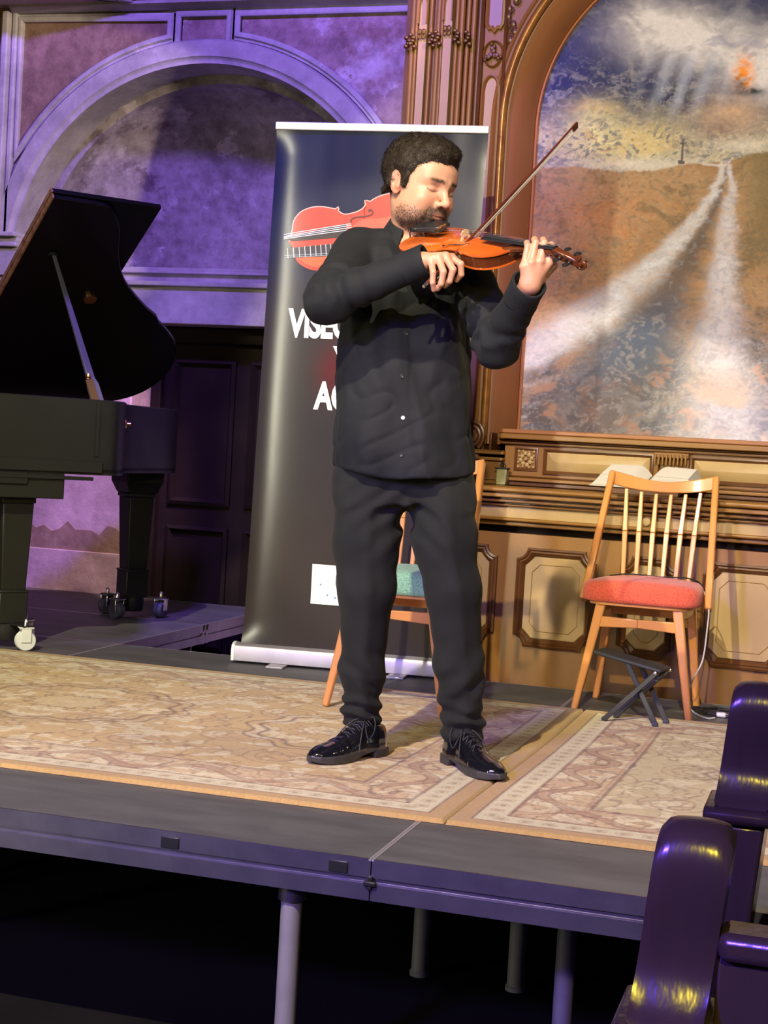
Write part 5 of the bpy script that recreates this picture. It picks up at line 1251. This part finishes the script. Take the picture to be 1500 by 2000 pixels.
def armfold(G, a, b, amp, fr, s):
    ax = fit_axis(a,b); t = (G[0]-a[0])*ax.x+(G[1]-a[1])*ax.y+(G[2]-a[2])*ax.z; L_ = (Vector(b)-Vector(a)).length
    n = fbm(G[0]*11,G[1]*11,G[2]*11,o=2,s=s); return amp*np.sin(t*fr+9*n)*np.exp(-((t-L_*.98)/(L_*.38))**2)
def shirtf(G):
    X, Y, Z = G
    d = torso(G)
    cx = np.interp(Z[0,0,:], [mp(783,930,0).z, mp(785,690,0).z, mp(800,480,0).z], [mp(783,930,0).x, mp(786,690,0).x, mp(800,480,0).x])[None,None]
    d = d - .0022*(np.abs(X-cx)<.017)*(Y<0)
    lf = fold(G); d = d - .026*(lf-.72)*1.0 
    # hanging folds from the raised arms
    d = d + .009*np.sin((X-cx)*46+Z*9+3*vn(X*5,Z*4))*sst(.95,1.15,Z)*(Y<.05)+.008*np.sin((X-cx)*34-Z*14+4*vn(X*4+9,Z*5))*(1-sst(.9,1.1,Z))*(Y<.05)
    wr_ = np.abs(vn(X*10+Z*7, Z*15-X*9)-.5); d = d + .0035*np.exp(-(wr_/.10)**2)*(Y<.08)
    d = su(d, rcone(G, mp(795,482,.04), mp(706,492,.03), .046,.062), .05)
    d = su(d, rcone(G, mp(812,484,.04), mp(896,500,.01), .046,.058), .05)
    WR = mp(826,512,-.288); WL = mp(1031,560,-.374)
    a1 = rcone(G, SH_R, EL_R, .070,.060); a1 = a1 - armfold(G, SH_R, EL_R, .0095, 88, 61)
    a2 = rcone(G, EL_R, WR, .058,.040); a2 = a2 - armfold(G, WR, EL_R, .0085, 84, 66)
    d = su(d, su(a1, a2, .025), .035)
    b1 = rcone(G, SH_L, EL_L, .066,.058); b1 = b1 - armfold(G, SH_L, EL_L, .0095, 88, 71)
    b2 = rcone(G, EL_L, WL, .056,.041); b2 = b2 - armfold(G, WL, EL_L, .0085, 84, 76)
    d = su(d, su(b1, b2, .025), .035)
    d = d - .006*(fbm(X*16,Y*16,Z*12,o=3,s=81)-.5)
    # hem, higher at the sides
    hz = mp(795,934,0).z + 1.3*np.maximum(0, np.abs(X-mp(785,900,0).x)-.06)**2 + .004*np.sin(X*30)
    d = np.maximum(d, hz-Z)
    # open at the cuffs and neck so skin comes out of the cloth
    for p, q in ((WR, EL_R), (WL, EL_L)):
        ax = (p-q).normalized(); t = (X-p.x)*ax.x+(Y-p.y)*ax.y+(Z-p.z)*ax.z; rr = np.sqrt(np.maximum(0,(X-p.x)**2+(Y-p.y)**2+(Z-p.z)**2-t*t))
        cutter = np.where(rr < .09, t-.002, -1); d = np.maximum(d, cutter)
        hole = np.maximum(rr-.034, -.020-t); d = np.maximum(d, -hole)
    return d
Vs, Qs = sculpt(shirtf, (-.34,-.49,.80), (.50,.22,1.58), .0056, 1)
cloth = mat('black_cotton', (.0055,.0060,.0085), .78, col2=(.009,.010,.013), nscale=9, nmix=.8, bump=.25, bscale=380, spec=.25, sheen=.02)
shirt = mesh_of('shirt', Vs, Qs, cloth, man)
# cuffs
def cuff(wr, el, r0, ln, px):
    ax = (wr-el).normalized(); sx = ax.cross(Vector((0,1,0))).normalized(); sy = ax.cross(sx); prof_ = [(r0*.93,-.006),(r0+.0045,-.004),(r0+.003,ln*.5),(r0+.005,ln-.003),(r0+.003,ln),(r0-.001,ln),(r0-.004,ln-.006),(r0-.006,0)]
    n_ = 36; vs = []
    for i in range(n_):
        a = 2*math.pi*i/n_
        for r, t in prof_:
            q = r*(1+.035*math.sin(3*a+t*40)); vs.append(wr+ax*(t-ln+.012)+sx*q*math.cos(a)+sy*q*math.sin(a))
    k = len(prof_); fs = [(i*k+j, ((i+1)%n_)*k+j, ((i+1)%n_)*k+(j+1)%k, i*k+(j+1)%k) for i in range(n_) for j in range(k)]
    MB().add(vs, fs, True).build('cuff', cloth, shirt, sharp=55)
cuff(mp(826,512,-.288), EL_R, .0405, .060, 0); cuff(mp(1031,560,-.374), EL_L, .0425, .062, 0)
# collar: a band that folds over
nb = mp(806,474,.035); ntp = HC+(Vector(head2man(np.array([[0,-.02,-.09]]))[0])-HC)
mb = MB(); n = 40; vs = []
for i in range(n+1):
    a = math.radians(-62+ (360-56)*i/n)+math.radians(-90+28+ 62)*0; a = math.radians(-90+26+(360-52)*i/n); c, s_ = math.cos(a), math.sin(a)
    tilt_ = .030*s_*1+.016*c*-1
    inn = Vector((nb.x+.062*c, nb.y+.062*s_, nb.z+.042+tilt_)); top_ = Vector((nb.x+.068*c, nb.y+.068*s_, nb.z+.046+tilt_)); drop = .038+.014*max(0,-s_)**3
    out = Vector((nb.x+.094*c, nb.y+.090*s_, nb.z+.044-drop+tilt_*.9)); low_ = Vector((nb.x+.072*c, nb.y+.071*s_, nb.z-.02+tilt_))
    vs += [low_, inn, top_, out, out+Vector((-.003*c,-.003*s_,-.002)), top_+Vector((-.004*c,-.004*s_,-.008))]
fs = [(i*6+j, (i+1)*6+j, (i+1)*6+(j+1)%6, i*6+(j+1)%6) for i in range(n) for j in range(6)]+[(0,1,2,3,4,5),tuple(n*6+5-j for j in range(6))]
mb.add(vs, fs, True).build('collar', cloth, shirt, sharp=50)
from mathutils.bvhtree import BVHTree
tree = BVHTree.FromPolygons([tuple(v) for v in Vs], [tuple(int(i) for i in q) for q in Qs])
def onshirt(px, py, off=.0):
    o0 = mp(px,py,-1.2); d_ = (mp(px,py,1.)-o0).normalized(); h = tree.ray_cast(o0, d_); return (h[0]-d_*off, h[1]) if h[0] else (mp(px,py,-.1), Vector((0,-1,0)))
for (x,y,wt) in ((787,816,1),(785,735,0),(785,890,0),(793,652,0)):
    p, nrm = onshirt(x,y,.001); R_ = nrm.to_track_quat('Z','Y').to_matrix() if nrm.y < 0 else (-nrm).to_track_quat('Z','Y').to_matrix()
    T = lambda a,b,c: tuple(p+R_@Vector((a,b,c)))
    b_ = MB().lathe([(0,-.001),(.0055,-.001),(.0055,.0014),(.0042,.0024),(.003,.0018),(0,.0018)], 14, T).build('button', mat('pearl_button',(.75,.76,.8),.25) if wt else M['cable'], shirt)
    if wt: b_['label'] = 'pale pearl button'

# --- trousers
def trf(G):
    X, Y, Z = G
    zp = [mp(795,y,0).z for y in (1040,1000,940,860)]; lx = [mp(658,1040,0).x, mp(655,1000,0).x, mp(654,940,0).x, mp(672,860,0).x]; rx = [mp(932,1040,0).x, mp(930,1000,0).x, mp(926,940,0).x, mp(900,860,0).x]
    zf = Z[0,0,:]; lx = np.interp(zf,zp,lx)[None,None]+.006; rx = np.interp(zf,zp,rx)[None,None]-.006
    r = (np.abs((X-(lx+rx)/2)/((rx-lx)/2))**2.4+np.abs((Y-.05)/.112)**2.4)**(1/2.4); d = (r-1)*.118
    d = np.maximum(d, np.maximum(Z-zp[-1], zp[1]+.02-Z))
    def leg_(pts, s):
        e = None
        for (a,ra),(b,rb) in zip(pts[:-1], pts[1:]):
            f_ = rcone(G, a, b, ra, rb); e = f_ if e is None else su(e, f_, .03)
        # pressed crease at the front
        for (a,ra),(b,rb) in zip(pts[:-1], pts[1:]):
            a2 = a+Vector((s*.012,-ra*.93,0)); b2 = b+Vector((s*.012,-rb*.93,0)); e = su(e, rcone(G, a2, b2, .005,.005), .028)
        return e
    L1 = leg_([(mp(722,945,.045),.098),(mp(716,1060,.03),.090),(mp(716,1150,.02),.078),(mp(708,1300,.055),.061),(mp(706,1402,.085),.055)], .4)
    L2 = leg_([(mp(861,945,.045),.098),(mp(868,1060,.015),.090),(mp(885,1150,-.01),.078),(mp(897,1300,.005),.067),(mp(904,1428,.015),.060)], .9)
    d = su(d, L1, .03); d = su(d, L2, .03); gap = su(L1, L2, .012); d = np.where(Z < zp[1], np.minimum(gap, d), d)
    n = fbm(X*9,Y*9,Z*9,o=2,s=91)
    for (cx, cy, w_, amp, fr) in ((706,1395,.055,.0075,150),(904,1415,.065,.0070,135)):
        p = mp(cx,cy,0); m_ = np.exp(-((Z-p.z)/w_)**2)*(np.abs(X-p.x)<.11); d = d + m_*amp*np.sin(Z*fr+7*n+X*22)
    for (cx, cy, sg) in ((708,1330,1),(896,1345,-1)):
        p = mp(cx,cy,0); m_ = np.exp(-((Z-p.z)/.10)**2)*(np.abs(X-p.x)<.11); d = d + m_*.006*np.sin(Z*52+sg*X*60+5*n)
    p = mp(795,1010,0); m_ = np.exp(-((Z-p.z)/.10)**2-((X-p.x)/.16)**2); d = d + m_*.005*np.sin((Z+.9*np.abs(X-p.x))*90+4*n)
    d = d + .004*np.sin(X*40+Z*6+5*n)*sst(.3,.7,Z)
    # cuffs cut level
    zc = np.where(X < mp(800,1300,0).x, mp(706,1424,0).z, mp(904,1450,0).z); d = np.maximum(d, zc-.004+.02*0-Z)
    return d
Vt, Qt = sculpt(trf, (-.30,-.16,.03), (.30,.24,.99), .0056, 1)
mesh_of('trousers', Vt, Qt, mat('black_wool', (.0115,.0125,.0112), .85, col2=(.016,.017,.0155), nscale=8, bump=.2, bscale=420, spec=.22, sheen=.03), man)

# --- shoes
patent = mat('patent_leather', (.006,.006,.009), .12, coat=1., spec=.7, bump=.12, bscale=26)
def shoe(heel, toe, name_s):
    h0 = Vector((heel.x-MBASE.x, heel.y-MBASE.y, 0)); t0 = Vector((toe.x-MBASE.x, toe.y-MBASE.y, 0))
    Rm = Matrix.Rotation(-TH,3,'Z'); h0 = Rm@h0; t0 = Rm@t0; d = (t0-h0).normalized(); L_ = .292; an = math.atan2(d.y, d.x)
    c = (h0+t0)/2 - d*L_/2
    def T(V): return np.stack([c.x+V[:,0]*d.x-V[:,1]*d.y, c.y+V[:,0]*d.y+V[:,1]*d.x, V[:,2]],1)
    def TT(x,y,z): return (c.x+x*d.x-y*d.y, c.y+x*d.y+y*d.x, z)
    def outline(G, g=0.):
        X, Y, Z = G; w_ = np.interp(X[:,0,0], [0,.02,.05,.10,.15,.20,.24,.275,.292], [.018,.029,.033,.032,.040,.047,.044,.026,.004])[:,None,None]+g
        return np.maximum(np.abs(Y)-w_, np.maximum(-X-g, X-.292-g))
    def up(G):
        X, Y, Z = G
        top_ = np.interp(X[:,0,0], [-.01,0,.04,.09,.13,.17,.21,.25,.28,.30], [.03,.085,.100,.104,.090,.070,.056,.048,.036,.014])[:,None,None]
        w_ = np.interp(X[:,0,0], [-.002,.0,.02,.05,.10,.15,.20,.24,.27,.288,.292], [.0,.016,.029,.034,.034,.040,.046,.043,.031,.012,.0])[:,None,None]
        zb = .018; hh = np.maximum(top_-zb,.004); r = np.sqrt((Y/np.maximum(w_,.001))**2*1.0+np.maximum(0,(Z-zb)/hh)**2.6)
        d_ = (r-1)*np.minimum(w_,hh)*.9; d_ = np.maximum(d_, zb-Z); d_ = np.maximum(d_, np.maximum(-X-.001, X-.2915))
        d_ = d_ + .0012*np.exp(-((X-.205-.6*np.abs(Y)*.3)/.0025)**2) - .0012*((X<.150)&(X>.075))*(np.abs(Y)<.021)
        d_ = d_ + .0008*np.sin(X*230+Y*40)*np.exp(-((X-.185)/.022)**2)
        op = ell(G, (.052,0,.112), (.050,.024,.022)); return ss(d_, op, .006)
    Vu, Qu = sculpt(up, (-.012,-.056,.008), (.304,.056,.118), .0028, 2)
    s = mesh_of('shoe', T(Vu), Qu, patent, man)
    def so(G):
        X, Y, Z = G; arch_ = np.interp(X[:,0,0], [0,.066,.070,.12,.16,.2,.26,.292], [0,0,.020,.012,.001,0,.002,.008])[:,None,None]
        return np.maximum(outline(G,.0035), np.maximum(Z-.024, arch_-Z))
    Vo, Qo = sculpt(so, (-.014,-.06,-.008), (.306,.06,.032), .0028, 1); mesh_of('sole', T(Vo), Qo, mat('sole_edge_'+name_s, (.035,.033,.033), .5), s)
    mb = MB(); 
    def zt(x): return float(np.interp(x, [.07,.09,.13,.17,.21], [.100,.1045,.091,.071,.057]))+.0015
    for k in range(5):
        x = .085+k*.019; z = zt(x); mb.tube([TT(x-.004,-.022,z-.012),TT(x,-.012,z-.001),TT(x+.004,.012,z-.001),TT(x,.022,z-.012)], .0017, 6); mb.tube([TT(x+.012,-.022,z-.016),TT(x+.004,-.010,z+.0015),TT(x-.004,.010,z+.002),TT(x-.010,.022,z-.010)], .0016, 6)
    for sg in (-1,1):
        mb.tube(spl([TT(.082,0,zt(.082)+.004),TT(.070,.024*sg,zt(.08)+.012),TT(.085,.045*sg,zt(.08)-.018),TT(.112,.050*sg,zt(.09)-.045),TT(.106,.030*sg,zt(.1)-.018),TT(.082,.004*sg,zt(.082)+.002)],5), .0017, 6)
        mb.tube(spl([TT(.082,0,zt(.082)+.004),TT(.105,.020*sg,zt(.105)+.004),TT(.135,.042*sg,zt(.13)-.022),TT(.150,.052*sg,.030)],5), .0016, 6)
    mb.ball(TT(.082,0,zt(.082)+.004), (.005,.005,.004), 8)
    mb.build('laces', mat('shoe_lace_'+name_s, (.02,.02,.024), .6), s)
shoe(onz(735,1474,S+.013), onz(617,1491,S+.013), 'right'); shoe(onz(878,1488,S+.013), onz(972,1526,S+.013), 'left')

# ================================================================== VIOLIN
VT_ = mp(806, 486, -.085)
def solve_dy(px, py, A, L_, lo, hi):
    for _ in range(40):
        m_ = (lo+hi)/2
        if (mp(px,py,m_)-A).length > L_: lo = m_
        else: hi = m_
    return (lo+hi)/2
SCR = mp(1152, 527, solve_dy(1152,527,VT_,.590,-.60,-.10))
vu = (SCR-VT_).normalized()
brd_ = VT_+vu*.195
# bow direction first: frog near the right hand, tip up to the right
def px_of(P):                # man-local -> photo pixel (planning)
    Wd = MBASE+R0*P.x+F0*P.y+ZZ*P.z; a, b = proj(np.array([tuple(Wd)])); return a[0], b[0]
dyc = brd_.y - .030
def bow_pts(D): return mp(829,569, 0)+Vector((0,0,0)), None
def bowlen(D):
    y0 = dyc-.257*D; y1 = dyc+.743*D; P0 = dep(829,569,MD)-MBASE
    A = mp(829,569,(MBASE+F0*0).dot(F0)*0 + y0 + (MBASE.dot(F0)-MD)); B = mp(1128,249,y1+(MBASE.dot(F0)-MD)); return A, B
lo, hi = 0.0, .7
for _ in range(40):
    m_ = (lo+hi)/2; A, B = bowlen(m_)
    if (A-B).length < .745: lo = m_
    else: hi = m_
BF, BT = bowlen(lo); bb = (BT-BF).normalized()
vw = -bb; vw = (vw - vu*vw.dot(vu)).normalized()
vnn = vu.cross(vw).normalized(); 
if vnn.z < 0: vnn = -vnn
# tip the plate slightly towards the viewer
vnn = (vnn - vw*.36).normalized(); vy = vnn.cross(vu).normalized()
vio = thing('violin', 'amber varnished violin held under the bearded man\'s chin', 'violin', (0,0,0), 0)
Lm = Matrix((vu, vy, vnn)).transposed().to_4x4(); Lm.translation = VT_
ROOTM = Matrix.Translation(MBASE) @ Matrix.Rotation(TH,4,'Z')
vio.matrix_world = ROOTM @ Lm; vio.location = (ROOTM@Lm).to_translation(); vio.rotation_euler = (ROOTM@Lm).to_euler()
half = spl([(0,.0),(.002,.035),(.018,.072),(.045,.096),(.080,.1035),(.112,.097),(.134,.083),(.142,.079)],5)+[(.146,.0805),(.150,.076)]+spl([(.150,.076),(.160,.062),(.185,.0555),(.208,.058),(.224,.068),(.230,.0735)],4)[1:]+[(.234,.076),(.239,.072)]+spl([(.239,.072),(.262,.0795),(.290,.0835),(.318,.078),(.342,.055),(.353,.025),(.355,.0)],5)[1:]
half = [(x,abs(y)) for x,y in half]
outl = half+[(x,-y) for x,y in half[::-1][1:-1]]
varn = mat('amber_violin_varnish', lin((206,104,34)), .16, col2=lin((168,70,20)), nscale=9, nmix=.9, stretch=(.25,1.6,1), coat=1., detail=6)
ribm = mat('dark_maple_rib', lin((98,50,22)), .2, col2=lin((62,28,14)), nscale=26, nmix=.9, stretch=(1.8,.3,.3), coat=.8)
ebony = mat('ebony', (.012,.012,.014), .25, spec=.6)
RH = .030
def plate(z0, sg, name, m_):
    mb = MB(); n = len(outl); rings = []
    for s_, h in ((1.0,0),(1.0,.0035),(.965,.0040),(.93,.0032),(.85,.0055),(.7,.0095),(.5,.0130),(.25,.0155),(.02,.0165)):
        rings.append([(.178+(x-.178)*(s_ if s_>.9 else s_), y*s_, z0+sg*h) for x,y in outl])
    vs = [p for r in rings for p in r]; fs = [(j*n+i, j*n+(i+1)%n, (j+1)*n+(i+1)%n, (j+1)*n+i) for j in range(len(rings)-1) for i in range(n)]+[tuple(range(n)), tuple((len(rings)-1)*n+i for i in range(n))[::-1]]
    return mb.add(vs, fs, True).build(name, m_, vio, sharp=55)
top_p = plate(RH,1,'top_plate',varn); plate(0,-1,'back_plate',varn)
rib = [(.178+(x-.178)*.975, y*.965) for x,y in outl]; MB().prism(rib, 0, RH, idT).build('ribs', ribm, vio, sharp=40)
# purfling-like edge and sound holes
for sg in (-1,1):
    pts = [(x, sg*y) for x,y in spl([(.232,.033),(.226,.027),(.219,.032),(.214,.040),(.196,.042),(.176,.046),(.168,.054),(.160,.056),(.158,.049)],5)]
    def zp_(x,y): return RH+.0035+.0125*max(0,1-((x-.19)/.17)**2-(y/.075)**2)+.0012
    MB().tube([(x,y,zp_(x,y)) for x,y in pts], [.0006+.0014*math.sin(math.pi*min(1,i/(len(pts)-1))) for i in range(len(pts))], 6, flat=.4).ball((.231,sg*.031,zp_(.231,.031)),(.003,.003,.0006),8).ball((.159,sg*.051,zp_(.159,.051)),(.0038,.0038,.0006),8).build('sound_hole', M['cable'], top_p)
MB().add([(x,y,z) for x,w_,z,t in ((.262,.0205,.0560,.0),(.490,.0120,.0470,0)) for y in (-w_,w_)]+[(x,y,z) for x,w_,z in ((.262,.0165,.0595),(.490,.0095,.0505)) for y in (-w_,w_)]+[(.262,0,.0612),(.490,0,.0520)], [(0,1,3,2),(0,4,5,1),(2,3,7,6),(0,2,6,4),(1,5,7,3),(4,6,9,8),(8,9,7,5),(4,8,5),(6,7,9)]).build('fingerboard', ebony, vio, sharp=60)
neck = MB().tube([(.335,0,.022),(.355,0,.034),(.40,0,.0375),(.45,0,.0365),(.485,0,.038)], [.024,.0155,.0128,.0120,.0115], 16, flat=.85).build('neck', ribm, vio)
tp = MB().prism([(.004,-.006),(.050,-.011),(.112,-.021),(.118,-.018),(.118,.018),(.112,.021),(.050,.011),(.004,.006)], .050,.055, lambda x,y,h: (x,y,h+.009*(x/.118))).build('tailpiece', ebony, vio, bevel=.002)
MB().tube([(.004,0,.052),(-.003,0,.045),(-.004,0,.02)], .002, 6).lathe([(0,-.010),(.006,-.008),(.004,-.001),(.006,.002)], 10, lambda x,y,z: (z, x, y+.016)).build('end_button', ebony, vio)
for k in range(4):
    y = -.0125+.0083*k; MB().tube([(.100,y,.064),(.114,y,.068),(.116,y,.073)], .0018, 6).ball((.117,y,.075),(.003,.003,.0022),8).build('fine_tuner', M['brass'], vio)
brp = [(-.0205,.0445),(-.0195,.050),(-.014,.056),(-.0165,.062),(-.0165,.066),(-.008,.0705),(.0,.0720),(.009,.0705),(.0165,.065),(.0165,.062),(.014,.056),(.0195,.050),(.0205,.0445),(.010,.0455),(.008,.054),(-.008,.054),(-.010,.0455)]
MB().prism(brp, -.0014,.0014, lambda u,v,h: (.195+h, u, v-.001)).build('bridge', mat('pale_maple', lin((206,178,140)), .5), vio)
for k in range(4):
    y0, y1, y2 = -.0125+.0083*k, -.0170+.0113*k, -.0075+.005*k; zb_ = .0705-.0045*abs((k-1.5)/1.5)
    MB().tube([(.116,y0,.070),(.195,y1,zb_+.0015),(.492,y2,.0535)], .00062, 5).build('string', M['steel'], vio)
cr_ = MB(); cr_.prism(spl([(-.004,.000),(-.006,.040),(.010,.068),(.045,.082),(.082,.074),(.094,.050),(.080,.028),(.050,.016),(.020,.004),(-.004,.000)],4)[:-1], .050,.057, lambda x,y,h: (x,y*CHS,h+.016*min(1,(x+.006)/.1)-.006*math.exp(-((x-.05)/.03)**2)))if False else None
CHS = 1 if (vy.dot(bb) > 0) else -1
MB().prism(spl([(-.004,.000),(-.006,.040),(.010,.068),(.045,.082),(.082,.074),(.094,.050),(.080,.028),(.050,.016),(.020,.004)],4), .052,.060, lambda x,y,h: (x,y*CHS,h)).build('chin_rest', ebony, vio, bevel=.003)
MB().tube([(.002,.030*CHS,.052),(-.004,.030*CHS,.03),(-.003,.030*CHS,-.006)], .002, 6).tube([(.002,.050*CHS,.052),(.000,.050*CHS,.03),(.001,.050*CHS,-.006)], .002, 6).build('chin_rest_clamp', M['steel'], vio)
# shoulder rest under the back
MB().tube(spl([(.06,-.10,-.006),(.065,-.08,-.035),(.08,.0,-.042),(.07,.08,-.032),(.065,.105,-.006)],6), [.007]*25, 8, flat=.6).build('shoulder_rest', M['cable'], vio)
# pegbox, scroll, pegs
MB().add([(.485,-.0118,.0250),(.485,.0118,.0250),(.485,.0118,.0500),(.485,-.0118,.0500),(.552,-.0085,.006),(.552,.0085,.006),(.556,.0085,.024),(.556,-.0085,.024)], [(0,1,2,3),(7,6,5,4),(0,4,5,1),(1,5,6,2),(2,6,7,3),(3,7,4,0)]).build('pegbox', ribm, vio, bevel=.003)
sp = [(.568+(.0185-.0026*t)*math.cos(t+2.0), 0, .014+(.0185-.0026*t)*math.sin(t+2.0)) for t in np.arange(0,6.6,.3)]
MB().tube([(.548,0,.010)]+[(x,0,z) for x,y,z in sp], [.0085]+[.0085-.0002*i for i in range(len(sp))], 10).lathe([(0,-.017),(.0050,-.017),(.0065,-.010),(.009,0),(.0065,.010),(.0050,.017),(0,.017)], 14, lambda x,y,z: (.568+x, z, .014+y)).build('scroll', ribm, vio)
for k,(x,z,sg) in enumerate(((.500,.034,1),(.515,.030,-1),(.530,.025,1),(.543,.020,-1))):
    g_ = MB().lathe([(0,-.018),(.0035,-.018),(.0030,.020),(.0050,.024),(.0030,.027)], 10, lambda a,b,c: (x+a, sg*c, z+b)).build('peg', ebony, vio)
    MB().ball((x,sg*.037,z),(.0095,.0105,.0042),12).build('peg_head', ebony, g_)

# ================================================================== BOW
bow = thing('violin_bow', 'dark wooden violin bow drawn across the strings, tip up to the right', 'bow', (0,0,0), 0)
bz = vnn+Vector((0,-1,0))*.9; bz = (bz - bb*bz.dot(bb)).normalized(); by_ = bz.cross(bb)
Bm = Matrix((bb, by_, bz)).transposed().to_4x4(); Bm.translation = BF; Bw = ROOTM@Bm
bow.location = Bw.to_translation(); bow.rotation_euler = Bw.to_euler()
bwood = mat('pernambuco', lin((96,44,30)), .25, col2=lin((66,26,20)), nscale=20, stretch=(.2,1,1), coat=.6)
pts = [(x, 0, .013+.9*((x-.36)/.36)**2*.010-.006*(x>.70)*0) for x in np.linspace(.012,.735,24)]
MB().tube(pts, [.0043-.0014*i/23 for i in range(24)], 10).build('stick', bwood, bow)
MB().add([(.718,-.0028,.020),(.718,.0028,.020),(.742,.0028,.023),(.742,-.0028,.023),(.722,-.0028,.000),(.722,.0028,.000),(.745,.0024,-.001),(.745,-.0024,-.001)], [(0,1,2,3),(7,6,5,4),(0,4,5,1),(1,5,6,2),(2,6,7,3),(3,7,4,0)]).build('bow_head', bwood, bow, bevel=.001)
MB().box((.030,-.0065,-.003),(.078,.0065,.018)).build('frog', ebony, bow, bevel=.002)
MB().lathe([(0,0),(.0045,0),(.0050,.003),(.0042,.008),(.0048,.013),(.0043,.017)], 12, lambda x,y,z: (z-.003, x, y+.020)).box((.066,-.007,-.0045),(.078,.007,.002)).build('silver_fittings', M['steel'], bow)
MB().ball((.052,-.0066,.008),(.004,.0008,.004),10).ball((.052,.0066,.008),(.004,.0008,.004),10).build('frog_eye', mat('abalone',(.6,.62,.58),.25), bow)
MB().add([(.075,-.0045,-.002),(.075,.0045,-.002),(.722,.0040,-.0005),(.722,-.0040,-.0005),(.075,-.0045,-.0012),(.075,.0045,-.0012),(.722,.0040,.0002),(.722,-.0040,.0002)], [(0,3,2,1),(4,5,6,7),(0,1,5,4),(1,2,6,5),(2,3,7,6),(3,0,4,7)]).build('hair_ribbon', mat('horse_hair', (.30,.26,.22), .7), bow)
MB().tube([(x,0,.013+.9*((x-.36)/.36)**2*.010) for x in (.080,.095,.115)], .0050, 10).build('grip_winding', M['steel'], bow)
